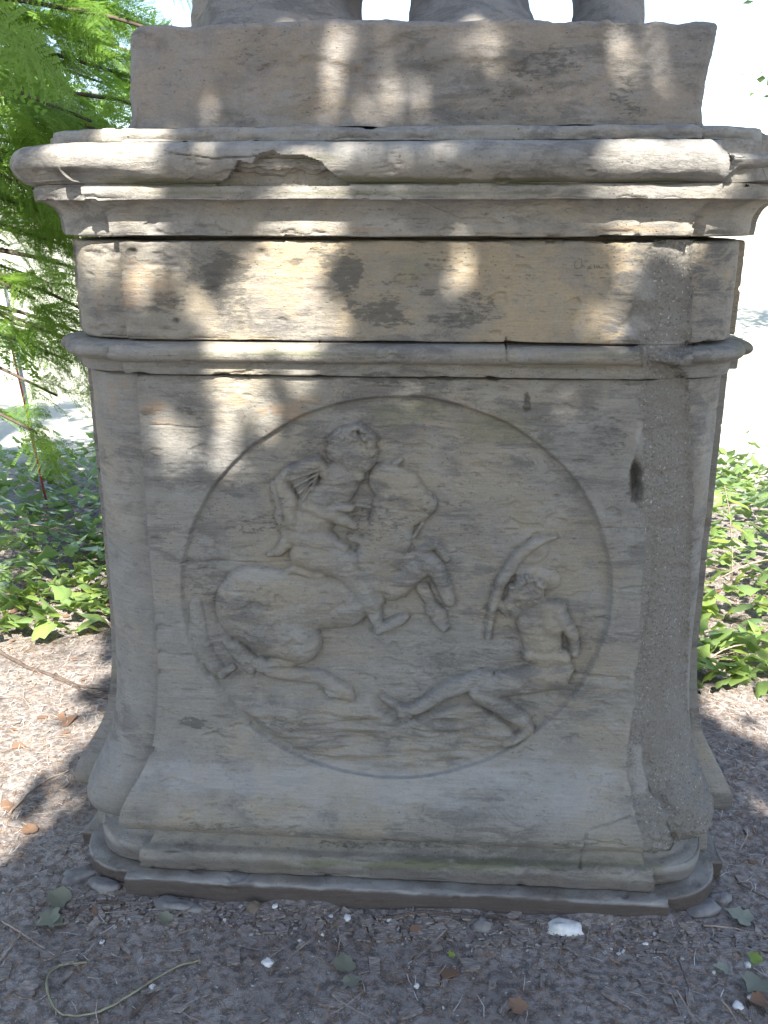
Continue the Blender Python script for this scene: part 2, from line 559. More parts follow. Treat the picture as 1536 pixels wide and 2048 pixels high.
SEATED = [
    (976, 1278, 6, 985, 1222, 9, 11), (985, 1222, 10, 1003, 1168, 12, 13), (1003, 1168, 12, 1035, 1118, 13, 14),
    (1035, 1118, 13, 1072, 1088, 10, 13), (1072, 1088, 10, 1112, 1076, 4, 10),
    (1048, 1192, 32, 1060, 1188, 30, 19), (1020, 1208, 13, 1032, 1225, 15, 15), (1004, 1215, 12, 1016, 1228, 10, 9),
    (1080, 1245, 46, 1090, 1315, 36, 19), (1058, 1248, 24, 1062, 1250, 24, 23), (1102, 1252, 26, 1104, 1254, 26, 23),
    (1085, 1222, 20, 1115, 1222, 20, 20), (1112, 1225, 19, 1146, 1272, 13, 20), (1146, 1272, 13, 1150, 1310, 10, 15),
    (1060, 1312, 16, 1125, 1318, 18, 20), (1070, 1345, 14, 1132, 1342, 16, 19),
    (1112, 1352, 30, 962, 1380, 25, 24), (958, 1386, 22, 1046, 1444, 16, 24), (1050, 1448, 14, 1056, 1462, 13, 20),
    (1056, 1464, 12, 1028, 1484, 8, 16), (1028, 1484, 8, 1012, 1492, 7, 12), (1075, 1488, 7, 1080, 1490, 6, 8),
    (975, 1356, 15, 905, 1378, 19, 18), (905, 1378, 19, 838, 1418, 13, 18), (832, 1422, 12, 800, 1422, 9, 15),
    (800, 1420, 9, 764, 1398, 6, 12), (800, 1428, 9, 818, 1434, 8, 13),
    (1040, 1135, 22, 1085, 1108, 14, 4), (1060, 1160, 26, 1105, 1165, 18, 6)]
for k in range(44):
    an = r2.uniform(0, 6.28); q = r2.uniform(.05, 1) ** .5 * 31
    cx_, cy_ = 1054 + q * math.cos(an), 1180 + q * math.sin(an) * .85
    SEATED.append((cx_, cy_, 5, cx_ + r2.uniform(-9, 9), cy_ + r2.uniform(-9, 9), 4, 19 + r2.uniform(-2, 3)))
ROCK_TOP = [(430, 1372), (480, 1408), (560, 1398), (650, 1394), (740, 1400), (770, 1424), (805, 1444), (850, 1426),
            (920, 1404), (960, 1408), (1010, 1440), (1060, 1495), (1100, 1500), (1100, 1600), (400, 1600)]


def relief(px, py, P):
    """height in metres over the panel's face (negative = cut in) and a label per vertex"""
    wob = 5 * fbm(np.stack([px, py, 0 * px], 1) / 60., octaves=3, seed=77)
    e = np.hypot((px - 793) / 430., (py - 1175) / 381.)
    rpx = (1 - e) * 400 + wob * .5            # pixels inside the rim
    inside = sstep(-4, 5, rpx)
    h = np.full(px.shape, -.013) * inside
    lab = np.where(rpx > 0, 1, 0)
    base = -.013
    rock = poly_in(px, py, ROCK_TOP) & (rpx > 8)
    N2 = np.stack([px / 90., py / 14., 0 * px], 1)
    rt = sstep(0, 1, np.interp(px, [p[0] for p in ROCK_TOP[:12]], [0] * 12) + 1)
    top = np.interp(px, [430, 480, 560, 650, 740, 770, 805, 850, 920, 960, 1010, 1060],
                    [1372, 1408, 1398, 1394, 1400, 1424, 1444, 1426, 1404, 1408, 1440, 1495])
    rise = sstep(0, 16, py - top) * sstep(2, 26, rpx) * sstep(1090, 1010, px)
    fade = sstep(150, 20, py - top)
    h += rise * (.017 * fade + .012 * fbm(N2, octaves=4, seed=12))
    lab[(rise > .35)] = 5
    gro = np.zeros(px.shape)
    hs = np.zeros(px.shape); fl = np.zeros(px.shape, int)
    for L, prims in ((2, HORSE), (4, SEATED), (3, RIDER)):
        for (x1, y1, r1, x2, y2, rr2, mm) in prims:
            x0, x9 = min(x1 - r1, x2 - rr2), max(x1 + r1, x2 + rr2)
            y0, y9 = min(y1 - r1, y2 - rr2), max(y1 + r1, y2 + rr2)
            w = (px > x0 - 9) & (px < x9 + 9) & (py > y0 - 9) & (py < y9 + 9)
            if not w.any():
                continue
            q = capsule(px[w] + wob[w] * .25, py[w] - wob[w] * .2, x1, y1, r1, x2, y2, rr2)
            hh = mm * 1e-3 * np.clip(1 - q ** 2.4, 0, 1) ** .5
            gro[w] = np.maximum(gro[w], np.clip(1 - (q - 1) * (r1 + rr2) * .5 / 8, 0, 1) * min(1, mm / 12))
            cur = hs[w]
            # smooth union
            k = .0025
            m_ = np.maximum(cur, hh) + np.where((cur > 0) & (hh > 0), np.maximum(k - np.abs(cur - hh), 0) ** 2 / (4 * k), 0)
            f_ = fl[w]
            f_[(hh > cur) & (hh > .0004)] = L
            hs[w] = m_; fl[w] = f_
    inn = sstep(-2, 6, rpx)
    body = np.maximum(hs, 0)
    wear = 1 + .12 * fbm(np.stack([px, py, 0 * px], 1) / 14., octaves=3, seed=91)
    hf = base + body * wear * 1.16
    h = np.where(fl > 0, np.maximum(h, hf * inn), h)
    h = np.where(fl == 0, h - .0022 * gro * inside, h)
    ero = .0034 * fbm(P, (42, 42, 62), 5, 93, .65) + .0050 * np.minimum(0, fbm(P, (20, 20, 42), 5, 94) + .08)
    h = h + np.where((fl > 0) & (rpx > 0), ero, .5 * ero * inside)
    lab = np.where((fl > 0) & (rpx > -2), fl, lab)
    return h, lab


PATCH_L = ([(470, 1330), (500, 1300), (560, 1277), (600, 1265), (640, 1252), (690, 1286), (745, 1303), (800, 1272),
            (850, 1290), (900, 1276), (950, 1262), (1000, 1268), (1020, 1286), (1100, 1292), (1200, 1286),
            (1300, 1276), (1400, 1268), (1500, 1256), (1600, 1262), (1690, 1288), (1760, 1300)])
PATCH_R = [(470, 1382), (700, 1380), (730, 1350), (760, 1376), (1000, 1385), (1200, 1380), (1400, 1374), (1460, 1382),
           (1520, 1404), (1580, 1430), (1640, 1448), (1680, 1452), (1760, 1450)]


NCOL = [1, 0]


def patch_sd(px, py, P, wob=0):
    """signed measure (pixels, positive inside) of the mortar repair at the right front edge"""
    l = np.interp(py, [a for a, _ in PATCH_L], [b for _, b in PATCH_L])
    r = np.interp(py, [a for a, _ in PATCH_R], [b for _, b in PATCH_R])
    s = np.minimum(px + wob - l, r - px + wob * .3)
    c_ = np.arange(len(P)) % (NCOL[0])
    s = np.where((P[:, 1] > -.3) | (P[:, 0] < 0) | (py < 473) | (c_ > NCOL[1]), -99, s)
    return s


SOOT_SHADE = [(340, 610, 60, 34, .7), (445, 535, 60, 55, .75), (690, 560, 50, 60, .8), (760, 620, 60, 40, .7), (900, 520, 80, 40, .5),
        (960, 610, 60, 40, .5), (880, 640, 90, 22, .6), (470, 620, 50, 50, .5), (1060, 560, 60, 40, .3), (300, 820, 25, 14, .7),
        (370, 820, 60, 24, .45), (770, 760, 50, 25, .6), (880, 760, 70, 24, .35), (1230, 880, 50, 60, .45), (1054, 815, 9, 28, .9),
        (640, 900, 60, 50, .4), (500, 1060, 70, 40, .45), (420, 1170, 45, 60, .4), (760, 1060, 70, 60, .4), (700, 890, 50, 40, .3),
        (860, 1010, 60, 40, .35), (960, 1060, 60, 40, .35), (520, 1180, 60, 40, .3), (380, 1440, 60, 24, .7), (560, 1450, 80, 30, .4),
        (560, 1000, 30, 20, .4), (640, 1240, 60, 40, .3), (1180, 1290, 30, 60, .3), (1160, 1060, 40, 40, .3),
        (560, 300, 60, 14, .3), (1080, 130, 80, 60, .5), (1000, 200, 60, 50, .4), (1250, 170, 50, 60, .45), (520, 120, 60, 50, .35),
        (620, 200, 60, 40, .35), (590, 525, 14, 8, .7), (1272, 966, 18, 52, .9), (470, 590, 40, 20, .6), (660, 500, 40, 30, .5), (860, 585, 30, 14, .6), (800, 560, 90, 30, .45), (1010, 560, 40, 30, .35), (400, 545, 30, 50, .4), (700, 420, 200, 18, .3), (1150, 420, 160, 18, .3), (760, 1690, 400, 12, .5), (420, 1655, 120, 12, .5), (1150, 1690, 100, 12, .5), (200, 1000, 18, 120, .25), (250, 900, 20, 60, .3), (690, 130, 30, 60, .3), (860, 230, 90, 20, .35), (600, 1780, 340, 14, .3), (262, 503, 14, 9, .9), (352, 641, 9, 6, 1), (1270, 230, 14, 20, .5)]  # mortar hollow is painted shade; strips under lip and in cavetto only darker
RUST = [(310, 820, 30, 22, .7), (470, 800, 60, 18, .7), (560, 820, 70, 24, .7), (620, 800, 50, 18, .5), (340, 842, 60, 8, .6),
        (570, 560, 70, 60, .45), (270, 560, 40, 70, .5), (330, 580, 40, 40, .5), (1240, 540, 40, 50, .4), (930, 560, 60, 50, .35),
        (840, 830, 60, 40, .3), (720, 780, 70, 20, .35), (1270, 458, 90, 8, .8), (700, 458, 120, 8, .6), (700, 150, 60, 80, .3),
        (440, 1430, 40, 16, .3), (590, 1120, 20, 10, .3), (200, 590, 14, 50, .4), (220, 800, 18, 40, .45), (255, 760, 10, 30, .4)]
PALE = [(600, 1560, 300, 50, .55), (950, 1560, 260, 60, .6), (1150, 1580, 120, 60, .55), (420, 1560, 120, 40, .45), (300, 1150, 14, 300, .15),
        (580, 1640, 80, 26, .35), (380, 1757, 190, 10, .95), (640, 1772, 190, 10, .95), (900, 1788, 190, 10, .95), (1180, 1803, 190, 10, .95), (205, 1690, 40, 30, .6), (1380, 1740, 50, 30, .6), (560, 1080, 20, 10, .5), (1075, 1085, 40, 16, .4), (200, 360, 60, 40, .4),  # strips along the slab ledge are sky light painted pale
        (700, 330, 80, 40, .45), (1000, 690, 180, 10, .3), (520, 1150, 60, 14, .45), (940, 1380, 60, 10, .3), (660, 1375, 60, 10, .35),
        (1290, 560, 24, 60, .9), (1275, 650, 30, 30, .9), (1330, 690, 50, 12, .9), (1280, 1540, 24, 60, .8), (1280, 880, 10, 40, .7)]
ALGAE = [(320, 365, 160, 9, .6), (900, 362, 400, 8, .75), (1200, 362, 200, 8, .7), (560, 708, 200, 6, .6), (900, 1728, 450, 14, .7),
         (1200, 710, 120, 6, .5), (760, 386, 500, 4, .5), (620, 320, 70, 12, .4), (1100, 735, 150, 5, .4), (820, 540, 60, 40, .25),
         (820, 830, 90, 24, .35), (990, 850, 80, 40, .3), (1490, 700, 20, 60, .5)]


def stain_and_light(px, py, P, L, seed):
    front = P[:, 1] < 0
    n = fbm(P, (12, 12, 34), 5, seed, .62)
    out = np.zeros(px.shape)
    for (x, y, a, b, s) in L:
        q = np.hypot((px - x) / (a * 1.25), (py - y) / (b * 1.25))
        w = q < 1.8
        out[w] = np.maximum(out[w], min(1, s * 1.25) * sstep(.9, .3, q[w] - n[w] * .95))
    return np.where(front, out, 0)


GROOVES = [  # (points, half width px, depth m): cracks and joints
    ([(362, 1128), (450, 1126), (520, 1129), (575, 1127)], 2.2, .004), ([(740, 1014), (790, 1020), (862, 1028)], 2.0, .003),
    ([(1150, 1052), (1210, 1058), (1290, 1058)], 2.2, .003), ([(300, 962), (380, 963), (440, 965)], 2.0, .002),
    ([(540, 1075), (600, 1078), (680, 1098)], 2, .002), ([(1150, 1352), (1220, 1360), (1280, 1362)], 2, .002),
    ([(1180, 1660), (1240, 1640), (1260, 1632)], 2.2, .004), ([(1172, 1668), (1165, 1700), (1160, 1735)], 2.2, .004),
    ([(1200, 1450), (1250, 1490)], 1.6, .002), ([(640, 676), (640, 716)], 1.8, .003), ([(1012, 676), (1012, 722)], 2.6, .007),
    ([(300, 850), (400, 856), (420, 852)], 1.8, .003), ([(768, 388), (850, 408), (930, 440)], 1.6, .0025),
    ([(340, 305), (420, 316), (500, 313), (540, 306)], 2.2, .006), ([(700, 245), (640, 243), (560, 240)], 2.5, .004),
    ([(590, 1060), (560, 1062)], 3, .003), ([(1268, 218), (1290, 242)], 3, .005), ([(562, 445), (570, 470), (556, 530)], 1.6, .002)]
PITS = [(1054, 800, 6, 10, .006), (1054, 822, 8, 6, .006), (352, 642, 7, 5, .010), (264, 503, 10, 7, .008), (522, 503, 10, 6, .006),
        (956, 955, 5, 4, .005), (1114, 996, 6, 4, .005), (1030, 1010, 10, 5, .004), (904, 1315, 5, 4, .004), (890, 1010, 6, 3, .004),
        (1084, 1188, 5, 4, .003), (1250, 1790, 8, 6, .006), (990, 27, 6, 4, .004), (480, 130, 7, 6, .004), (640, 330, 6, 6, .004),
        (935, 345, 9, 6, .006), (800, 328, 8, 3, .003), (880, 326, 8, 3, .003), (1010, 326, 9, 3, .003), (1180, 312, 9, 3, .003)]


def bell_a(d, z):
    return .525 + np.clip(d - .69, 0, 1) * .95


def build_band(name, prof, afun, s, mat, parent, step=.0024, amp=.0022, wear=.004, extra=None, patch=False, nf=440, narc=46,
               split=None, dcore=.45):
    """one course of the pedestal, swept round the plan; closed with a cap above and below"""
    prof = resample(prof, step)
    rows = len(prof)
    R = [ring(d, afun(d, z), s(d, z) if callable(s) else s, nf, narc, 40) for d, z in prof]
    N = len(R[0])
    V = np.empty((rows, N, 3))
    for j in range(rows):
        V[j, :, :2] = R[j]; V[j, :, 2] = prof[j, 1]
    V[:, :, 0] += PX0
    NCOL[0] = N; NCOL[1] = nf + narc - 4
    if patch:
        z_ = prof[:, 1]
        alt = np.empty_like(V)
        for j in range(rows):
            dj = prof[j, 0] if z_[j] < .62 else .6915 + .006 * math.exp(-((z_[j] - 1.2515) / .016) ** 2)
            alt[j, :, :2] = ring(dj, bell_a(dj, 0), s(dj, z_[j]) if callable(s) else s, nf, narc, 40); alt[j, :, 2] = z_[j]
        alt[:, :, 0] += PX0
        K = 15
        ker = np.ones(2 * K + 1) / (2 * K + 1)
        sm = alt.copy()
        for _ in range(2):
            cs = np.cumsum(np.concatenate([sm[:, -K - 1:], sm, sm[:, :K]], 1), axis=1)
            sm = (cs[:, 2 * K + 1:] - cs[:, :-2 * K - 1]) / (2 * K + 1)
        pf = V.reshape(-1, 3)
        px_, py_ = project(pf)
        wgt = sstep(-10, 8, patch_sd(px_, py_, pf, 9 * fbm(pf, (26,) * 3, 4, 66))).reshape(rows, N, 1)
        colw = sstep(NCOL[1] + 1, NCOL[1] - 12, np.arange(N))[None, :, None]
        wgt = wgt * colw * (.15 + .85 * sstep(.30, .52, z_))[:, None, None]
        V = V * (1 - wgt) + sm * wgt
    # normals of the clean shape
    du = np.roll(V, -1, 1) - np.roll(V, 1, 1)
    dv = np.empty_like(V); dv[1:-1] = V[2:] - V[:-2]; dv[0] = V[1] - V[0]; dv[-1] = V[-1] - V[-2]
    nrm = np.cross(du, dv); nrm /= np.linalg.norm(nrm, axis=2, keepdims=True) + 1e-12
    # convexity of the profile: where edges chip
    ang = np.zeros(rows)
    t = np.diff(prof, axis=0); th = np.unwrap(np.arctan2(t[:, 1], t[:, 0]))
    for w in (1, 2, 3):
        ang[w:-w] += (th[w:][:rows - 2 * w] - th[:-w][:rows - 2 * w]) if rows > 2 * w + 1 else 0
    conv = np.clip(ang / 2.2, 0, 1)
    P = V.reshape(-1, 3).copy(); n = nrm.reshape(-1, 3)
    cv = np.repeat(conv, N)
    px, py = project(P)
    vis = P[:, 1] < .1
    disp = amp * fbm(P, (7, 7, 11), 4, 3) + amp * .4 * fbm(P, (14, 14, 60), 3, 9)
    disp += -wear * cv * np.clip(fbm(P, (16, 16, 16), 4, 21) * 1.6 + .15, 0, 1)
    disp += -.0035 * sstep(.33, .5, fbm(P, (20, 20, 48), 3, 57))          # scabs flaked off in the bedding
    label = np.zeros(len(P), int)
    if extra:
        dd, lab = extra(px, py, P, n)
        fm = vis & (P[:, 1] < -.3)
        disp = disp * np.where(fm & (lab > 1), .5, 1) + np.where(fm, dd, 0)
        label = np.where(fm, lab, 0)
    for pts, hw, dep in GROOVES:
        x0 = min(p[0] for p in pts) - 12; x1 = max(p[0] for p in pts) + 12
        y0 = min(p[1] for p in pts) - 12; y1 = max(p[1] for p in pts) + 12
        w = vis & (px > x0) & (px < x1) & (py > y0) & (py < y1)
        if w.any():
            q = np.full(w.sum(), 9.)
            jit = 3 * fbm(P[w], (40,) * 3, 2, 15)
            for (a, b) in zip(pts[:-1], pts[1:]):
                q = np.minimum(q, capsule(px[w] + jit, py[w] + jit, a[0], a[1], hw, b[0], b[1], hw))
            disp[w] -= dep * np.clip(1 - q, 0, 1) ** .7
    for (x, y, a, b, dep) in PITS:
        q = np.hypot((px - x) / a, (py - y) / b)
        disp -= np.where(vis, dep * np.clip(1.3 - q, 0, 1), 0)
    pale = stain_and_light(px, py, P, PALE, 201)
    if patch:
        sd = patch_sd(px, py, P, 9 * fbm(P, (26,) * 3, 4, 66))
        ins = sstep(-3, 4, sd)
        lowp = sstep(1450, 1620, py)
        rough = (.0034 + .003 * lowp) * fbm(P, (75, 75, 75), 4, 44, .65) + (.006 + .010 * lowp) * fbm(P, (20, 20, 30), 5, 45)
        smear = np.clip(pale, 0, 1)
        rough *= 1 - .75 * smear
        hole = sstep(1.2, .3, np.hypot((px - 1272) / 13., (py - 968) / 46.) + .3 * fbm(P, (40,) * 3, 2, 8))
        rim = sstep(26, 4, np.abs(sd)) * ins
        disp = disp * (1 - ins * .7) + ins * (rough - .002 - .002 * rim) - .02 * hole
        label = np.where(sd > 0, 9, label)
    P += n * disp[:, None]
    # close: cap rings
    bot = P[:N].copy(); bot[:, :2] = (bot[:, :2] - [PX0, 0]) * .72 + [PX0, 0]; bot[:, 2] = prof[0, 1]
    top = P[-N:].copy(); top[:, :2] = (top[:, :2] - [PX0, 0]) * .72 + [PX0, 0]; top[:, 2] = prof[-1, 1]
    allV = np.vstack([bot, P, top])
    Rr = rows + 2
    I = np.arange(Rr * N).reshape(Rr, N)
    J = np.roll(I, -1, 1)
    Q = np.stack([I[:-1], J[:-1], J[1:], I[1:]], -1).reshape(-1, 4)
    at = {}
    for an, L, sd_ in (('soot_shade', SOOT_SHADE, 301), ('rust', RUST, 302), ('algae', ALGAE, 303)):
        v = stain_and_light(px, py, P, L, sd_)
        at[an] = np.concatenate([np.zeros(N), v, np.zeros(N)])
    at['pale'] = np.concatenate([np.zeros(N), pale, np.zeros(N)])
    soil = sstep(.004, -.004, P[:, 2] - .050 - .008 * fbm(P, (18, 18, 18), 3, 61)) * (n[:, 2] < .75)
    soil = np.maximum(soil, .6 * sstep(.012, -.004, np.abs(P[:, 2] - .072) - .012 - .016 * fbm(P, (11, 11, 20), 3, 62)) * (P[:, 1] < -.6) * (P[:, 2] < .1))
    at['soil'] = np.concatenate([np.zeros(N), soil, np.zeros(N)])
    lab = np.concatenate([np.zeros(N, int), label, np.zeros(N, int)])
    fl = np.max(lab[Q], axis=1)
    if split is None:
        split = {}
    objs = {}
    for L in np.unique(fl):
        L = int(L)
        key = 9 if L == 9 else (L if L in split else 0)
        objs.setdefault(key, []).append(L)
    res = {}
    for key, Ls in objs.items():
        q = Q[np.isin(fl, Ls)]
        used, inv = np.unique(q, return_inverse=True)
        nm, mt = (name, mat) if key == 0 else (('mortar_patch', M_mortar) if key == 9 else split[key])
        me = mesh_np(nm, allV[used], inv.reshape(q.shape), sharp=None if key not in (0,) else 60,
                     attrs={k: v[used] for k, v in at.items()})
        o = link(nm, me, mt, parent)
        res[key] = o
    return res


ped = empty('statue_pedestal')
tag(ped, 'weathered sandstone pedestal with a carved oval relief, mortar repaired right edge', 'pedestal')

# base slab
build_band('base_slab', fillet([(.775, -.06), (.777, .054, .006), (.70, .056)], .005), lambda d, z: .618, .024, M_base, ped, .004,
           wear=.006, amp=.003)
# stepped moulding under the bell
build_band('base_moulding', fillet([(.735, .058), (.747, .060, .003), (.746, .108, .006), (.722, .114), (.712, .128, .01), (.708, .165), (.70, .168)], .004),
           lambda d, z: .588 + (d - .745) * .8, .022, M_base, ped, .003, wear=.006)


bell = [(.70, .166), (.745, .172, .01), (.772, .180, .014), (.785, .205, .018), (.780, .238, .02), (.760, .272, .03), (.739, .304, .03), (.719, .345, .03),
        (.706, .40, .04), (.697, .47, .05), (.691, .57, .06), (.690, .75), (.690, 1.2035), (.66, 1.206)]


def dado_extra(px, py, P, n):
    return relief(px, py, P)


split = {1: ('medallion_field', M_dado), 2: ('carved_horse', M_dado), 3: ('carved_rider', M_dado), 4: ('carved_seated_man', M_dado),
         5: ('carved_rocks', M_dado)}
BUL[0] = 1.0
dado = build_band('dado', fillet(bell, .004, 6), bell_a, lambda d, z: .018 + .34 * np.clip(d - .69, 0, .1), M_dado, ped, .0024, extra=dado_extra, patch=True,
                  split=split, wear=.003)
BUL[0] = 0.0
dado[2]['label'] = 'rearing horse carved in low relief on the left of the oval'
dado[3]['label'] = 'bearded rider carved on the back of the horse'
dado[4]['label'] = 'seated man carved beside a curved blade on the right'

# band under the frieze
th = np.linspace(-math.pi / 2, math.pi / 2, 12)
tor = [(.706 + .020 * math.cos(t), 1.2515 + .0185 * math.sin(t)) for t in th]


def band_extra(px, py, P, n):
    lab = np.where(px > 1012, 6, 0)
    lab = np.where((P[:, 2] > 1.229) & (P[:, 2] < 1.272), lab, 0)
    return np.where((px > 1016) & (P[:, 2] > 1.2325), -.0025, 0) * 1.0, lab


build_band('moulding_band', fillet([(.66, 1.2065), (.702, 1.2075, .003), (.703, 1.229, .004)] + [(a, b, .003) for a, b in tor] + [(.67, 1.2725)], .002),
           lambda d, z: .545 + np.clip(d - .706, 0, 1) * 1.2, .02, M_dado, ped, .0022, extra=band_extra, patch=True, wear=.002,
           split={6: ('moulding_stone', M_dado)}, amp=.0015)
# frieze
build_band('frieze_block', fillet([(.66, 1.2735), (.694, 1.2755, .003), (.694, 1.4645, .006), (.64, 1.4665)], .004), lambda d, z: .535, .016, M_upper, ped, .0024,
           patch=True, wear=.008, amp=.003)
# dark core behind the open joint
build_band('joint_bed', np.array([(.60, 1.455), (.60, 1.49)]), lambda d, z: .45, .02, M_dado, ped, .02, nf=30, narc=8)

# cornice
cav = []
for t in np.linspace(0, math.pi / 2, 12):
    cav.append((.708 + .034 * (1 - math.cos(t)), 1.497 + .041 * math.sin(t), .002))
th = np.linspace(-math.pi / 2, math.pi / 2, 16)
ctor = [(.738 + .037 * math.cos(t) + .004 * math.sin(t), 1.6015 + .0355 * math.sin(t), .004) for t in th]
BREAK = [(478, 322), (505, 330), (520, 306), (545, 300), (560, 310), (600, 308), (636, 322), (658, 342), (676, 356), (700, 368), (705, 400), (470, 400), (420, 372), (455, 356)]


def cornice_extra(px, py, P, n):
    d = np.zeros(px.shape)
    tz = (P[:, 2] > 1.562)
    jx = 6 * fbm(P, (30, 30, 30), 3, 5)
    b = poly_in(px + jx, py + jx * .6, BREAK) & tz
    depth = .019 + .011 * fbm(P, (14, 14, 60), 4, 6) + .006 * fbm(P, (60, 60, 120), 2, 7)
    d -= np.where(b, np.clip(depth, .004, .05), 0)
    # worn left end and broken right end of the roll
    wl = sstep(330, 120, px) * sstep(1.60, 1.565, P[:, 2]) * tz * np.clip(np.abs(n[:, 1]) * 2 - .4, 0, 1)
    d -= .014 * wl
    wr = sstep(1432, 1474, px + jx + (P[:, 2] - 1.60) * 300) * (P[:, 2] > 1.56) * (P[:, 1] < -.72)
    d -= .022 * wr
    return d, np.zeros(px.shape, int)


build_band('cornice', fillet([(.64, 1.4705), (.706, 1.4728, .003), (.708, 1.4955, .002)] + cav + [(.745, 1.5385, .003), (.746, 1.564, .003)] + ctor + [(.70, 1.6385)], .003),
           lambda d, z: .548 + np.clip(d - .708, 0, 1) * .86 + (.006 if z > 1.57 else 0), .016, M_cornice, ped, .0024, extra=cornice_extra, wear=.006, amp=.0035)
build_band('cap_slab', fillet([(.66, 1.6385), (.715, 1.6395, .003), (.713, 1.664, .006), (.50, 1.672)], .005), lambda d, z: .545, .018, M_cornice, ped, .004,
           wear=.010, amp=.003)


# scratched scribble on the frieze
def scribble():
    strokes = [[(1163, 520), (1158, 517), (1150, 524), (1149, 534), (1154, 537), (1162, 535)], [(1163, 517), (1164, 535), (1167, 530), (1170, 535)],
               [(1176, 533), (1181, 532), (1180, 536), (1175, 537), (1183, 536)], [(1189, 529), (1189, 537)],
               [(1193, 531), (1194, 536), (1197, 531), (1200, 536)], [(1202, 536), (1207, 534)], [(1150, 550), (1165, 551)], [(1200, 556), (1211, 554)]]
    mb = MB()
    for s in strokes:
        pts = []
        for (a, b) in s:
            p = on_y(a, b, -.6938)
            pts.append(p)
        mb.tube(pts, .0008, 4)
    o = link('scratched_writing', mb.mesh('scratched_writing'), M_scratch, ped)
    return o


scribble()

# ------------------------------------------------------------------ statue on its plinth
statue = empty('stone_statue', (PX0, 0, 1.672))
tag(statue, 'weathered stone statue, only its lowest masses showing, on a rough block above the pedestal', 'statue')


def stone_block():
    hx, hy, h = .541, .63, .178
    n_x, n_y, n_z = 240, 60, 44
    loops = []
    zs = np.concatenate([np.linspace(0, h - .012, n_z), h - .012 + .012 * np.sin(np.linspace(.2, 1.57, 7))])
    rnd = np.concatenate([np.zeros(n_z), .012 * (1 - np.cos(np.linspace(.2, 1.57, 7)))])
    V = []
    for z, rr in zip(zs, rnd):
        a, b = hx - rr + .014 * (1 - z / h) ** 6, hy - rr - .012 * z / h + .004 * (1 - z / h) ** 6
        c = .020
        pts = []
        for (x0, y0, x1, y1, n) in ((-a + c, -b, a - c, -b, n_x), (a, -b + c, a, b - c, n_y), (a - c, b, -a + c, b, 30), (-a, b - c, -a, -b + c, n_y)):
            t = np.linspace(0, 1, n)[:, None]
            pts.append(np.array([x0, y0]) * (1 - t) + np.array([x1, y1]) * t)
        pts = np.vstack(pts)
        V.append(np.column_stack([pts, np.full(len(pts), z)]))
    V = np.array(V); rows, N = V.shape[:2]
    du = np.roll(V, -1, 1) - np.roll(V, 1, 1); dv = np.gradient(V, axis=0)
    n = np.cross(du, dv); n /= np.linalg.norm(n, axis=2, keepdims=True) + 1e-9
    P = V.reshape(-1, 3); nn = n.reshape(-1, 3)
    d = .014 * fbm(P, (3.2, 3.2, 4.5), 4, 71) + .008 * fbm(P, (11, 11, 13), 5, 72) + .003 * fbm(P, (36, 36, 36), 4, 73) - .006 * sstep(.1, .35, fbm(P, (8, 8, 12), 4, 76))
    # oblique chisel furrows
    d += .0003 * np.sin((P[:, 0] * .75 + P[:, 2]) * 2 * math.pi / .013 + 4 * fbm(P, (9,) * 3, 2, 74)) * sstep(.0, .2, P[:, 0])
    P = P + nn * d[:, None]
    # uneven top
    topi = np.arange((rows - 1) * N, rows * N)
    fac = sstep(.10, h, P[:, 2])
    P[:, 0] += .022 + .02 * P[:, 2] / h - .014 * (P[:, 0] < 0) * (P[:, 2] / h)
    P[:, 2] += fac * (.010 * fbm(P * [1, 1, 0], (5, 5, 5), 3, 75))
    cen = P[topi] * [.55, .55, 1]
    allV = np.vstack([P, cen, [[0, 0, h + .006]]])
    I = np.arange((rows + 1) * N).reshape(rows + 1, N); J = np.roll(I, -1, 1)
    Q = np.stack([I[:-1], J[:-1], J[1:], I[1:]], -1).reshape(-1, 4)
    c = len(allV) - 1
    Q = np.vstack([Q, np.stack([I[-1], J[-1], np.full(N, c), np.full(N, c)], -1)])
    px, py = project(allV + [PX0, 0, 1.672])
    W = allV + [PX0, 0, 1.672]
    Q4 = Q[:-N]; T = Q[-N:, :3]
    at = {k: stain_and_light(px, py, W, L, s) for k, L, s in (('soot_shade', SOOT_SHADE, 1), ('rust', RUST, 2), ('algae', ALGAE, 3), ('pale', PALE, 4))}
    me = mesh_np('plinth_block', allV, Q4, attrs=at)
    return me


o = link('plinth_block', stone_block(), M_plinth, statue)


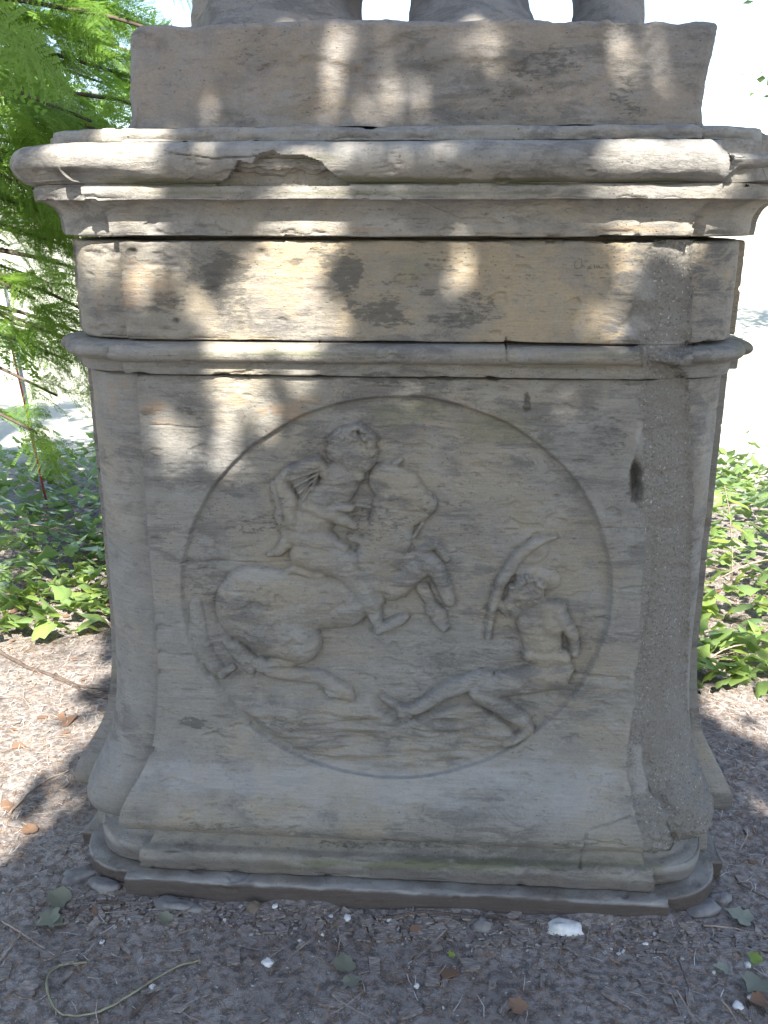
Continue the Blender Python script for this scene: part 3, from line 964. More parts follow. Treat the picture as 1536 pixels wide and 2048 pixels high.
def rough_column(rings, n=48, seed=1, amp=.012, fold=0.0):
    """rings: (cx, cy, z, rx, ry)"""
    rings = np.array(rings, float)
    zt = np.linspace(0, 1, 60)
    tt = np.linspace(0, 1, len(rings))
    R = np.column_stack([np.interp(zt, tt, rings[:, k]) for k in range(5)])
    for _ in range(3):
        R[1:-1] = (R[:-2] + R[1:-1] * 2 + R[2:]) / 4
    a = np.linspace(0, 2 * math.pi, n, endpoint=False)
    V = np.empty((60, n, 3))
    for i, (cx, cy, z, rx, ry) in enumerate(R):
        k = 1 + fold * np.sin(a * 9 + z * 6) * .5
        V[i, :, 0] = cx + rx * np.cos(a) * k; V[i, :, 1] = cy + ry * np.sin(a) * k; V[i, :, 2] = z
    P = V.reshape(-1, 3)
    C_ = np.repeat(R[:, :3], n, 0)
    dirv = P - C_; dirv /= np.linalg.norm(dirv, axis=1, keepdims=True) + 1e-9
    P = P + dirv * (amp * fbm(P, (8, 8, 6), 4, seed) + amp * .35 * fbm(P, (30,) * 3, 3, seed + 9))[:, None]
    P = np.vstack([P, [R[-1, :3] + [0, 0, .01]], [R[0, :3]]])
    I = np.arange(60 * n).reshape(60, n); J = np.roll(I, -1, 1)
    Q = np.stack([I[:-1], J[:-1], J[1:], I[1:]], -1).reshape(-1, 4)
    Q = np.vstack([Q, np.stack([I[-1], J[-1], np.full(n, 60 * n), np.full(n, 60 * n)], -1)[:, :4]])
    Q4 = Q[:-n]
    z0 = np.zeros(len(P))
    return mesh_np('mass', P, Q4, attrs={'soot_shade': z0, 'rust': z0, 'algae': z0, 'pale': z0})


H0 = .172
# draped rock on the left, a foot with its leg in the middle, a slimmer leg on the right; they meet in robes above the frame
me = rough_column([(-.285, -.16, H0 - .01, .215, .33), (-.287, -.16, H0 + .04, .205, .31), (-.305, -.14, .28, .182, .28), (-.28, -.12, .5, .165, .24), (-.22, -.1, .70, .16, .2), (-.10, -.05, .95, .17, .18)], 80, 4, .016, .05)
link('draped_rock', me, M_plinth, statue)
me = rough_column([(.150, -.2, H0 - .01, .166, .30), (.147, -.2, H0 + .03, .154, .27), (.138, -.16, .28, .137, .22), (.12, -.12, .45, .115, .15), (.06, -.06, .95, .14, .16)], 64, 14, .012)
link('leg', me, M_plinth, statue)
me = rough_column([(.447, -.14, H0 - .01, .090, .22), (.447, -.14, H0 + .03, .083, .2), (.45, -.12, .30, .078, .15), (.40, -.08, .6, .085, .12), (.2, -.02, .95, .12, .14)], 56, 24, .010)
o = link('leg', me, M_plinth, statue)
me = rough_column([(.03, -.04, .80, .22, .2), (.03, -.03, 1.0, .25, .2), (.02, 0, 1.3, .2, .16), (.02, 0, 1.55, .23, .15), (.02, 0, 1.68, .10, .09)], 72, 34, .016, .06)
link('robed_body', me, M_plinth, statue)

# ------------------------------------------------------------------ shade tree: its crown stands between the sun and the pedestal
E1 = np.cross([0, 0, 1.0], SUN); E1 /= np.linalg.norm(E1)
if E1[0] < 0: E1 = -E1
E2 = np.cross(SUN, E1)
if E2[2] < 0: E2 = -E2
GAPS = []      # gaps in the crown: px, py, depth y of the lit surface, radii in px, openness


def gap(px, py, y, rx, ry, s, ground_=False):
    p = on_z(px, py, 0) if ground_ else on_y(px, py, y)
    dep = float((p - CAM) @ FWD) / F_PX
    fore = abs(UPV @ E2) if not ground_ else .75
    GAPS.append((p @ E1, p @ E2, rx * dep, ry * dep * (.75 if not ground_ else 1.2), s))


for g in [(518, 642, -.694, 92, 62, 1), (545, 580, -.694, 64, 56, 1), (578, 512, -.694, 42, 45, 1), (600, 468, -.694, 46, 26, .95), (655, 600, -.694, 40, 80, .62), (520, 700, -.71, 110, 30, .9),
          (930, 530, -.694, 50, 60, .55), (1225, 640, -.694, 50, 36, .55), (1265, 487, -.694, 45, 28, .75), (285, 545, -.694, 34, 70, .5), (190, 580, -.66, 30, 90, .55),
          (345, 560, -.694, 50, 60, .4), (720, 650, -.694, 36, 30, .5), (1370, 500, -.69, 18, 20, .6),
          (190, 300, -.75, 120, 52, 1), (250, 262, -.71, 80, 22, .95), (400, 335, -.77, 70, 30, .35), (690, 325, -.77, 60, 40, .6), (860, 320, -.77, 60, 42, .5), (1335, 322, -.77, 100, 46, 1),
          (1430, 305, -.77, 65, 40, 1), (1150, 330, -.77, 60, 30, .25), (590, 388, -.745, 60, 16, .9), (250, 388, -.745, 110, 14, .7), (1350, 386, -.745, 120, 10, .9), (1300, 455, -.706, 90, 14, .7),
          (720, 150, -.62, 60, 90, .5), (640, 110, -.62, 50, 50, .5), (960, 90, -.62, 60, 40, .7), (1280, 110, -.62, 40, 60, .45), (400, 235, -.62, 60, 16, .5), (780, 210, -.62, 60, 50, .35),
          (620, 20, -.5, 50, 26, 1), (930, 25, -.5, 90, 20, .7), (1060, 20, -.5, 40, 20, .6), (1250, 60, -.6, 60, 10, .6),
          (325, 880, -.69, 40, 62, .6), (455, 865, -.69, 56, 70, .6), (480, 765, -.69, 60, 26, .68), (600, 770, -.69, 40, 30, .35), (510, 905, -.68, 40, 50, .5), (1180, 775, -.69, 60, 24, .45),
          (1420, 830, -.64, 16, 90, .5), (800, 780, -.69, 40, 20, .2)]:
    gap(*g)
for g in [(60, 1450, 0, 150, 60, .85), (160, 1350, 0, 120, 40, .8), (40, 1560, 0, 110, 40, .6), (130, 1500, 0, 60, 40, .5), (20, 1680, 0, 70, 30, .5), (110, 1620, 0, 40, 24, .45), (1480, 1420, 0, 70, 60, .7), (1510, 1600, 0, 50, 50, .35)]:
    gap(*g, ground_=True)
GAPS = np.array(GAPS)

crown_tree = empty('shade_tree', (1.4, -5.6, 0))
tag(crown_tree, 'broadleaf tree behind the viewer whose leafy crown shades the pedestal', 'tree')


def leaf_quads(C_, size, rg, elong=1.5):
    """kite leaves (two triangles as one quad) with random turn"""
    n = len(C_)
    a = rg.normal(size=(n, 3)); a /= np.linalg.norm(a, axis=1, keepdims=True)
    b = rg.normal(size=(n, 3)); b -= a * np.sum(a * b, 1, keepdims=True); b /= np.linalg.norm(b, axis=1, keepdims=True)
    c = np.cross(a, b)
    s = size * rg.uniform(.7, 1.3, (n, 1))
    v0 = C_ - a * s * elong * .5
    v1 = C_ + b * s * .5 - c * s * .08
    v2 = C_ + a * s * elong * .5
    v3 = C_ - b * s * .5 - c * s * .08
    V = np.stack([v0, v1, v2, v3], 1).reshape(-1, 3)
    Q = np.arange(4 * n).reshape(n, 4)
    return V, Q


NL = 100000
e1 = rng.uniform(-2.3, 2.3, NL); e2 = rng.uniform(-2.7, 1.75, NL); tt = rng.uniform(5.4, 7.2, NL)
# the crown thins towards its sides and top so the ground beyond the pedestal lies in sun
side = sstep(.88, 1.15, np.abs(e1)) * (.80 * sstep(-1.5, -.6, e2 + .3 * np.sin(e1 * 7)) + .19 * sstep(-.8, .15, e2 + .35 * np.sin(e1 * 9)))
keep = rng.uniform(size=NL) > side
for (g1, g2, ra, rb, s) in GAPS:
    q = np.hypot((e1 - g1) / (ra + .022 + .016 * (s > .9)), (e2 - g2) / (rb + .022 + .016 * (s > .9)))
    T = max(.02, .97 * s ** 2.4)
    keep &= ~((q < 1.0) & (rng.uniform(size=NL) > (-math.log(T) / 9.0 if s < .98 else 0)))
CL = (e1[:, None] * E1 + e2[:, None] * E2 + tt[:, None] * SUN)[keep]
V, Q = leaf_quads(CL, .07, rng)
base = np.array([1.4, -5.6, 0])
link('crown', mesh_np('crown', V - base, Q, smooth=False), M_crown, crown_tree)
mb = MB()
cc = np.array([.0, -4.0, 3.2])
mb.tube([(0, 0, -.1), (.03, .02, .5), (.0, .1, 1.6), (-.1, .25, 2.6), (-.3, .6, 3.4)], [.22, .17, .14, .12, .08], 12)
link('trunk', mb.mesh('trunk'), M_bark, crown_tree)

# ------------------------------------------------------------------ conifer at the left
def spray_mesh(name, seed, L=.17, brown=False, step=.0048, wide=1.0):
    r = random.Random(seed)
    V, Fq = [], []

    def needle(p, d, l, w, up):
        s = d.cross(up).normalized() * w
        b = len(V)
        V.extend([p - s * .6, p + s * .6, p + d * l * .65 + s, p + d * l, p + d * l * .65 - s])
        Fq.append((b, b + 1, b + 2, b + 3, b + 4))

    up = Vector((0, 0, 1))

    def shoot(p, d, l, depth):
        n = max(3, int(l / step))
        for k in range(n):
            t = k / n
            q = p + d * l * t + Vector((0, 0, -.25 * l * t * t))
            for sgn in (-1, 1):
                ang = sgn * r.uniform(.7, 1.05)
                dd = (Matrix.Rotation(ang, 3, 'Z') @ d)
                dd.z += r.uniform(-.25, .15)
                needle(q, dd.normalized(), r.uniform(.009, .014) * (1.05 - .5 * t) * (1 + .25 * (wide - 1)), .0014 * wide, up)
    main = Vector((1, 0, 0))
    shoot(Vector((0, 0, 0)), main, L, 0)
    for k in range(9):
        t = (k + 1.0) / 10
        for sgn in (-1, 1):
            if r.random() < .12: continue
            d = Matrix.Rotation(sgn * r.uniform(.65, .9), 3, 'Z') @ main
            d.z += r.uniform(-.25, .1)
            p = main * L * t + Vector((0, 0, -.25 * L * t * t))
            shoot(p, d.normalized(), L * .52 * (1.05 - t) * r.uniform(.8, 1.15) + .012, 1)
    m = bpy.data.meshes.new(name)
    m.from_pydata(V, [], Fq)
    m.materials.append(M_spray_brown if brown else M_spray)
    return m


sprays = [spray_mesh('spray', 10 + k, .15 + .03 * k) for k in range(3)]
spray_dead = spray_mesh('spray', 50, .11, True)
conifer = empty('conifer_tree', (-2.75, .75, 0))
tag(conifer, 'green conifer with drooping feathery sprays left of the pedestal', 'tree')
CB = np.array([-2.75, .75, 0])
mb = MB()
mb.tube([(0, 0, -.1), (.02, .01, .4), (.05, 0, 1.5), (.04, .03, 3.0), (.02, .0, 4.6)], [.17, .13, .105, .07, .03], 12)
link('trunk', mb.mesh('trunk'), M_bark, conifer)
rc = random.Random(21)
tips = []
levels = [(z, 3) for z in (1.05, 1.2, 1.32, 1.42)] + [(z, 4) for z in np.arange(1.5, 2.9, .085)]
levels += [(z, -2) for z in np.arange(.6, 3.4, .13)] + [(z, -3) for z in np.arange(3.0, 4.4, .14)]
for z, n in levels:
    for k in range(abs(n)):
        az = rc.uniform(-.55, .6) if n > 0 else rc.uniform(1.0, 3.5)
        Lb = rc.uniform(1.45, 2.15) if n > 0 else rc.uniform(.9, 1.5) * min(1, (4.9 - z) / 1.8)
        if z < 1.6: Lb *= .9
        rise = rc.uniform(.02, .22)
        pts = []
        for t in np.linspace(0, 1, 8):
            x = t * Lb * math.cos(az); y = t * Lb * math.sin(az)
            pts.append(Vector((x, y, z + rise * Lb * t - .24 * Lb * t * t + .01 * math.sin(9 * t + k))))
        mbb = MB()
        mbb.tube(pts, list(np.linspace(.017, .004, 8)), 6)
        link('branch', mbb.mesh('branch'), M_bark, conifer)
        for t in np.linspace(.30 if n > 0 else .2, 1.0, 14):
            i = min(6, int(t * 7)); f = t * 7 - i
            p = pts[i].lerp(pts[i + 1], f)
            for sgn in (-1, 1):
                for rep in range(2 if z > 1.5 else 1):
                    tips.append((p + Vector((rc.uniform(-.02, .02), rc.uniform(-.02, .02), rc.uniform(-.03, .04))), az + sgn * rc.uniform(.2, 1.2), rc.uniform(-.2, .8), rc.uniform(-1.2, 1.2), rc.uniform(.8, 1.35)))


def vis_score(p):
    P = CB + np.array(p)
    x, y = project(P[None])
    return -30 < x[0] < 340 and -60 < y[0] < 1200 and P[0] < -.86


tips = [t for t in tips if (CB + np.array(t[0]))[0] < -.80 or t[0][2] > 1.75]
rc.shuffle(tips)
inview = [t for t in tips if vis_score(t[0])]
rest = [t for t in tips if not vis_score(t[0])]
for t in inview[:300]:
    me = spray_dead if rc.random() < .035 else rc.choice(sprays)
    o = link('spray', me, None, conifer)
    o.location = t[0]; o.rotation_euler = (t[3], t[2], t[1]); o.scale = (t[4],) * 3
SV = [np.array([v.co[:] for v in spray_mesh('coarse_spray', 10 + k, .16 + .03 * k, False, .014, 3.0).vertices]) for k in range(3)]


SVF = [np.array([v.co[:] for v in m.vertices]) for m in sprays]


def join_sprays(lst, name, SV=SV):
    Vs = []
    for t in lst:
        Mx = np.array(Euler((t[3], t[2], t[1])).to_matrix()) * t[4]
        Vs.append(SV[rc.randrange(3)] @ Mx.T + np.array(t[0]))
    V = np.vstack(Vs)
    Q = np.arange(len(V)).reshape(-1, 5)
    o = link(name, mesh_np(name, V, Q, smooth=False), M_spray, conifer)
    tag(o, kind='stuff')


more = inview[300:]
if more or rest:
    if more:
        join_sprays(more[:330], 'foliage', SVF)
    join_sprays(rest[:1300], 'foliage')

# ------------------------------------------------------------------ ivy
def ivy_leaf_mesh(name, seed, S=.07):
    r = random.Random(seed)
    out = [(0, 0), (.20, -.09), (.42, -.05), (.50, .12), (.40, .27), (.43, .44), (.25, .58), (.0, .93)]
    pts = [(x * S * r.uniform(.9, 1.1), y * S) for x, y in out]
    full = pts + [(-x, y) for x, y in reversed(pts[1:-1])]
    V = [(0, .22 * S, .012 * S / .07 * .5)] + [(x, y, -.16 * abs(x) + .05 * S * math.sin(9 * y / S) - .12 * max(0, y - .5 * S)) for x, y in full]
    n = len(full)
    Fs = [(0, 1 + i, 1 + (i + 1) % n) for i in range(n)]
    m = bpy.data.meshes.new(name)
    m.from_pydata(V, [], Fs)
    m.polygons.foreach_set('use_smooth', [True] * len(Fs))
    return m


ivy_meshes = []
for k in range(4):
    m = ivy_leaf_mesh('leaf', 60 + k,   .074 + .007 * k); m.materials.append(M_ivy); ivy_meshes.append(m)
ivy_young = []
for k in range(2):
    m = ivy_leaf_mesh('leaf', 80 + k, .058); m.materials.append(M_ivy_light); ivy_young.append(m)


def ivy_patch(origin, label, spots, nmax, seed):
    root = empty('ivy_patch', origin)
    tag(root, label, 'ivy', 'ivy growing on the ground beside the pedestal')
    r = random.Random(seed)
    O = np.array(origin)
    for k, (x, y, z) in enumerate(spots[:nmax]):
        me = r.choice(ivy_young) if r.random() < .3 else r.choice(ivy_meshes)
        o = link('leaf', me, None, root)
        o.location = (x - O[0], y - O[1], z)
        o.rotation_euler = (r.uniform(.15, 1.0), r.uniform(-.5, .5), r.gauss(math.pi, 1.0))
        s = r.uniform(.5, 1.3)
        o.scale = (s, s, s)
    for k in range(16):
        x, y, z = r.choice(spots)
        mb = MB()
        a = r.uniform(-.6, .6) + (math.pi if r.random() < .5 else 0)
        pts = [(x - O[0] + t * .35 * math.cos(a), y - O[1] + t * .35 * math.sin(a), max(.01, z * (1 - .6 * t) + .02 * math.sin(5 * t))) for t in np.linspace(0, 1, 7)]
        mb.tube(pts, .0028, 5)
        link('stem', mb.mesh('stem'), M_twig, root)
    rest_ = spots[nmax:]
    if rest_:
        Vs, n0 = [], 0
        C0 = np.array([v.co[:] for v in ivy_meshes[0].vertices])
        T0 = np.array([p.vertices[:] for p in ivy_meshes[0].polygons])
        Ts = []
        for (x, y, z) in rest_:
            Mx = np.array(Euler((r.uniform(.1, .9), r.uniform(-.5, .5), r.gauss(math.pi, 1.2))).to_matrix()) * r.uniform(.5, 1.25)
            Vs.append(C0 @ Mx.T + [x - O[0], y - O[1], z]); Ts.append(T0 + n0); n0 += len(C0)
        o = link('ivy_mass', mesh_np('ivy_mass', np.vstack(Vs), np.vstack(Ts)), M_ivy, root)
        tag(o, kind='stuff')
    return root


def ivy_spots(n, xf, seed):
    r = np.random.default_rng(seed)
    out = []
    while len(out) < n:
        y = r.uniform(.3, 3.4)
        x = xf(y, r)
        edge = .35 + .25 * math.sin(x * 4.3) + .1 * math.sin(x * 11)
        if y < edge + .15: continue
        hump = min(1, (y - edge) / .9)
        z = float(r.uniform(.015, .05 + .26 * hump * (.6 + .4 * math.sin(x * 3 + y * 2))))
        out.append((float(x), float(y), z))
    return out


def score(p):
    x, y = project(np.array([p])); return 0 if (-20 < x[0] < 1560 and y[0] < 1500) else 1


sp = ivy_spots(1400, lambda y, r: -(r.uniform(.80, .05 + .49 * (y + 2.52)) if r.uniform() < .72 else r.uniform(1.0, 2.9)), 5)
sp.sort(key=lambda p: (score(p), p[1] + abs(p[0]) * .2))
ivy_patch((-1.5, 1.2, 0), 'bed of glossy ivy on the ground left of the pedestal below the conifer', sp, 300, 5)
sp = ivy_spots(1250, lambda y, r: (r.uniform(.84, .40 + .36 * (y + 2.52)) if r.uniform() < .72 else r.uniform(1.0, 3.0)), 6)
sp.sort(key=lambda p: (score(p), p[1] + abs(p[0]) * .2))
ivy_patch((1.5, 1.2, 0), 'bed of ivy on the sunny ground right of the pedestal', sp, 220, 6)


# upright leafy shoots at the right, against the bright lawn
def lance_leaf(name):
    L, W = .085, .028
    V = [(0, 0, 0)]
    prof = [(.12, .5), (.35, 1), (.6, .85), (.82, .45)]
    for t, w in prof:
        V += [(-W * w * .5, L * t, .006 - .04 * L * t / L), (0, L * t, -.04 * t), (W * w * .5, L * t, .006 - .04 * t)]
    V.append((0, L, -.045))
    Fs = [(0, 2, 1), (0, 3, 2)]
    for k in range(3):
        b = 1 + 3 * k
        Fs += [(b, b + 1, b + 4, b + 3), (b + 1, b + 2, b + 5, b + 4)]
    Fs += [(10, 11, 13), (11, 12, 13)]
    m = bpy.data.meshes.new(name)
    m.from_pydata(V, [], Fs)
    m.polygons.foreach_set('use_smooth', [True] * len(Fs))
    m.materials.append(M_ivy_light)
    return m


lance = lance_leaf('leaf')
shoot_labels = ['leafy shoot with pale green pointed leaves nearest the pedestal on the right',
                'taller leafy shoot with pointed leaves at the right edge of the picture',
                'low leafy shoot leaning out of the right ivy bed']
for k, (x, y, hgt, lean) in enumerate([(1.36, 1.35, .42, -.06), (1.52, 1.2, .36, .12), (1.5, .95, .28, .2)]):
    root = empty('leafy_shoot', (x, y, 0))
    tag(root, shoot_labels[k], 'plant', 'leafy shoots at the right')
    mb = MB()
    pts = [(lean * t * t, .05 * t, hgt * t) for t in np.linspace(0, 1, 7)]
    mb.tube(pts, list(np.linspace(.004, .0015, 7)), 6)
    link('stem', mb.mesh('stem'), M_twig, root)
    rr = random.Random(90 + k)
    for q in range(16):
        t = .25 + .75 * q / 15
        o = link('leaf', lance, None, root)
        o.location = (lean * t * t, .05 * t, hgt * t)
        o.rotation_euler = (rr.uniform(-.2, .6), rr.uniform(-.3, .3), q * 2.4 + rr.uniform(-.4, .4))
        s = rr.uniform(.7, 1.2); o.scale = (s, s, s)

# ------------------------------------------------------------------ far tree right, poles left
far = empty('distant_tree', (6.0, 9.5, 0))
tag(far, 'distant leafy tree at the far right, washed out by the bright lawn', 'tree')
mb = MB()
mb.tube([(0, 0, -.1), (0, 0, 1.5), (.1, 0, 3.2), (0, .1, 5)], [.2, .16, .12, .05], 10)
for k in range(9):
    a = k * 2.4; z = 1.9 + .32 * k
    mb.tube([(0, 0, z), (.8 * math.cos(a), .8 * math.sin(a), z + .35), (1.7 * math.cos(a), 1.7 * math.sin(a), z + .45)], [.06, .035, .01], 6)
link('trunk', mb.mesh('trunk'), M_bark, far)
cl = []
for k in range(70):
    a = rng.uniform(0, 6.28); q = rng.uniform(.2, 2.2); z = rng.uniform(1.7, 5.6)
    c = np.array([q * math.cos(a), q * math.sin(a), z])
    cl.append(c + rng.normal(size=(60, 3)) * .22)
V, Q = leaf_quads(np.vstack(cl), .085, rng)
link('crown', mesh_np('crown', V, Q, smooth=False), M_crown, far)

p0 = on_y(10, 640, 2.6); p1 = on_y(60, 900, 2.6)


def pole(name, label, a, b, r, mat):
    d = Vector(b) - Vector(a)
    foot = Vector(b) + d * ((b[2]) / (a[2] - b[2]) if a[2] != b[2] else 0)
    root_ = Vector((foot.x, foot.y, 0))
    mb = MB()
    mb.tube([Vector((0, 0, -.05)), Vector(b) - root_, Vector(a) - root_, (Vector(a) - root_) * 1.02], [r, r, r, r * .5], 8)
    o = link(name, mb.mesh(name), mat)
    o.location = root_
    tag(o, label, 'pole')


pole('marker_pole', 'thin red marker pole leaning behind the conifer branches', on_y(10, 635, 2.2), on_y(46, 792, 2.2), .006, M_red)
pole('metal_pole', 'grey metal pole leaning behind the conifer beside the red one', on_y(12, 580, 2.5), on_y(52, 800, 2.5), .011, M_grey_pole)


# ------------------------------------------------------------------ litter on the ground
def in_slab(x, y, m=0.0):
    a = np.abs(x - PX0); b = np.abs(y)
    D = .775 + m
    return (a < D) & (b < D) & (a + b < D + .62 + m)


def scatter(n, xr, yr, seed):
    r = np.random.default_rng(seed)
    x = r.uniform(*xr, n); y = r.uniform(*yr, n)
    k = ~in_slab(x, y, .01)
    return x[k], y[k], r


def needles(name, n, xr, yr, seed, mat, l0, l1, w, lift=.006, mask=None):
    x, y, r = scatter(n, xr, yr, seed)
    if mask is not None:
        k = r.uniform(size=len(x)) < mask(x, y)
        x, y = x[k], y[k]
    m = len(x)
    a = r.uniform(0, 2 * math.pi, m); L = r.uniform(l0, l1, m)
    z = gz(x, y) + r.uniform(.0015, lift, m)
    tilt = r.normal(0, .12, m)
    d = np.stack([np.cos(a), np.sin(a), tilt], 1) * L[:, None] * .5
    s = np.stack([-np.sin(a), np.cos(a), np.zeros(m)], 1) * w * .5
    c = np.stack([x, y, z], 1)
    bend = np.stack([-np.sin(a), np.cos(a), np.full(m, .3)], 1) * (L * r.normal(0, .08, m))[:, None]
    V = np.stack([c - d - s, c - d + s, c + bend + s, c + d + s * .4, c + d - s * .4, c + bend - s], 1).reshape(-1, 3)
    I = np.arange(m)[:, None] * 6
    Q = np.vstack([I + [0, 5, 2, 1], I + [5, 4, 3, 2]])
    o = link(name, mesh_np(name, V, Q, smooth=False), mat)
    tag(o, kind='stuff')
    return o


sunny = lambda x, y: np.clip(sstep(-1.2, .4, y + .2 * np.sin(x * 5)) + .05, 0, 1)
needles('dry_needle_litter', 48000, (-2.4, 2.2), (-2.2, 1.6), 101, M_needle, .010, .030, .0015)
needles('bleached_needle_litter', 15000, (-2.4, 2.2), (-1.6, 1.9), 102, M_straw, .015, .05, .0015, .012, sunny)
needles('fine_twig_litter', 1500, (-2.4, 2.2), (-2.2, 1.8), 103, M_twig, .05, .14, .0026, .012, lambda x, y: .35 + .65 * sunny(x, y))


def flakes(name, n, xr, yr, seed, mat, s0, s1, thick, mask=None, lift=.002, elong=(1, 2.2)):
    x, y, r = scatter(n, xr, yr, seed)
    if mask is not None:
        k = r.uniform(size=len(x)) < mask(x, y)
        x, y = x[k], y[k]
    m = len(x)
    z = gz(x, y) + lift
    S = s0 + (s1 - s0) * r.uniform(size=m) ** 2.2
    el = r.uniform(*elong, m)
    a = r.uniform(0, 6.28, m)
    u = np.stack([np.cos(a), np.sin(a), r.normal(0, .16, m)], 1) * (S * el / 2)[:, None]
    v = np.stack([-np.sin(a), np.cos(a), r.normal(0, .16, m)], 1) * (S / 2)[:, None]
    c = np.stack([x, y, z], 1)
    h = np.array([0, 0, 1.0]) * thick
    def jit(k): return 1 + r.uniform(-.3, .3, (m, 1))
    top = [c - u * jit(0) - v * jit(0) + h, c + u * jit(0) - v * jit(0) + h, c + u * jit(0) + v * jit(0) + h, c - u * jit(0) + v * jit(0) + h]
    botm = [t - h * 1.6 for t in top]
    V = np.stack(top + botm, 1).reshape(-1, 3)
    I = np.arange(m)[:, None] * 8
    Q = np.vstack([I + [0, 1, 2, 3], I + [0, 4, 5, 1], I + [1, 5, 6, 2], I + [2, 6, 7, 3], I + [3, 7, 4, 0]])
    o = link(name, mesh_np(name, V, Q, smooth=False), mat)
    tag(o, kind='stuff')
    return o


flakes('bark_mulch', 4200, (-2.3, 2.1), (-2.2, 1.2), 110, M_chip, .004, .018, .0016)
flakes('pale_grit', 900, (-2.2, 2.0), (-2.1, 1.0), 111, M_grit, .0015, .0045, .0015)
flakes('pale_grit', 200, (-.75, .85), (-.88, -.77), 112, M_grit, .0015, .006, .002)
flakes('bark_mulch', 900, (-.82, .86), (-.86, -.77), 114, M_chip, .004, .02, .003)
flakes('bark_mulch', 260, (-2.0, 1.9), (-2.1, -.8), 115, M_chip, .018, .036, .003)
flakes('leaf_litter', 420, (-2.3, 2.1), (-1.2, 1.4), 113, M_fallen_brown, .012, .034, .0012, sunny, .006, (1, 1.6))


def chip_mesh(seed, lx, ly, t):
    r = random.Random(seed)
    top = [(-lx / 2 * r.uniform(.75, 1), -ly / 2 * r.uniform(.7, 1.1)), (lx * r.uniform(-.1, .1), -ly / 2 * r.uniform(.9, 1.2)), (lx / 2 * r.uniform(.8, 1.1), -ly / 2 * r.uniform(.5, 1)),
           (lx / 2 * r.uniform(.8, 1.1), ly / 2 * r.uniform(.5, 1)), (lx * r.uniform(-.1, .15), ly / 2 * r.uniform(.9, 1.2)), (-lx / 2 * r.uniform(.75, 1), ly / 2 * r.uniform(.6, 1.1))]
    mb = MB()
    V = [(x, y, t + r.uniform(0, .002)) for x, y in top] + [(x * .93, y * .93, -t) for x, y in top]
    Fs = [tuple(range(6)), tuple(range(11, 5, -1))] + [(i, i + 6, (i + 1) % 6 + 6, (i + 1) % 6) for i in range(6)]
    Fs = [tuple(reversed(f)) if len(f) == 4 else f for f in Fs]
    mb.add(V, Fs)
    m = mb.mesh('bark_chip', False)
    m.materials.append(M_chip)
    return m


chips = [chip_mesh(200 + k, *d) for k, d in enumerate([(.05, .02, .0022), (.034, .022, .0025), (.045, .014, .002), (.028, .02, .002), (.06, .024, .003)])]
rr = random.Random(77)
chip_px = [(890, 1965, 90), (985, 1970, 60), (1085, 1965, 95), (1030, 1935, 10), (610, 1850, 80), (688, 1885, 120), (725, 1870, 100), (600, 1895, 60), (1250, 1975, 30), (1225, 1995, -20), (1290, 1965, 20),
           (870, 1900, 15), (940, 1940, 15), (1190, 2010, 0), (1340, 1985, -30), (750, 1990, 20), (560, 1965, -10), (1130, 1925, 40), (1420, 1940, 30), (1380, 2005, 70), (1505, 2030, 70), (350, 1960, 20),
           (460, 1900, -30), (410, 1990, 40), (660, 2010, 10), (300, 1985, 20), (1450, 1860, 5), (1010, 2020, 40), (1330, 1885, 20), (820, 2030, 30), (540, 1830, 0), (1290, 1925, -10), (1180, 1955, -15),
           (1060, 1890, 60), (970, 1890, 20), (250, 1900, -20), (60, 1990, 10), (130, 1960, 50), (1400, 1790, 10), (1345, 1905, 35)]
for k, (a, b, ang) in enumerate(chip_px):
    p = ground_pt(a, b, .004)
    o = link('bark_chip', chips[k % 5], None)
    o.location = p; o.rotation_euler = (rr.uniform(-.12, .12), rr.uniform(-.12, .12), RAD(ang) + rr.uniform(-.3, .3))
    s = rr.uniform(.55, .95); o.scale = (s, s * rr.uniform(.7, 1.3), .8)
    tag(o, 'flat grey brown bark chip lying on the dark soil around the pedestal', 'bark chip', 'bark chips on the soil')


def stone_mesh(seed, sx, sy, sz, mat):
    n, mth = 14, 9
    V = []
    for i in range(mth + 1):
        ph = math.pi * i / mth
        for k in range(n):
            t = 2 * math.pi * k / n
            V.append((math.sin(ph) * math.cos(t), math.sin(ph) * math.sin(t), math.cos(ph)))
    V = np.array(V)
    V = np.sign(V) * np.abs(V) ** .8
    V *= (1 + .6 * fbm(V + seed * 3.1, (1.5,) * 3, 4, seed))[:, None]
    V *= [sx / 2, sy / 2, sz / 2]
    I = np.arange((mth + 1) * n).reshape(mth + 1, n); J = np.roll(I, -1, 1)
    Q = np.stack([I[:-1], I[1:], J[1:], J[:-1]], -1).reshape(-1, 4)
    m = mesh_np('stone', V, Q)
    m.materials.append(mat)
    return m


def stone(name, label, a, b, dims, mat, seed, rz=0, sink=.42, cat='stone', group=None):
    p = ground_pt(a, b)
    o = link(name, stone_mesh(seed, *dims, mat), None)
    o.location = (p[0], p[1], p[2] + dims[2] * (.5 - sink)); o.rotation_euler = (0, 0, rz)
    tag(o, label, cat, group)
    return o


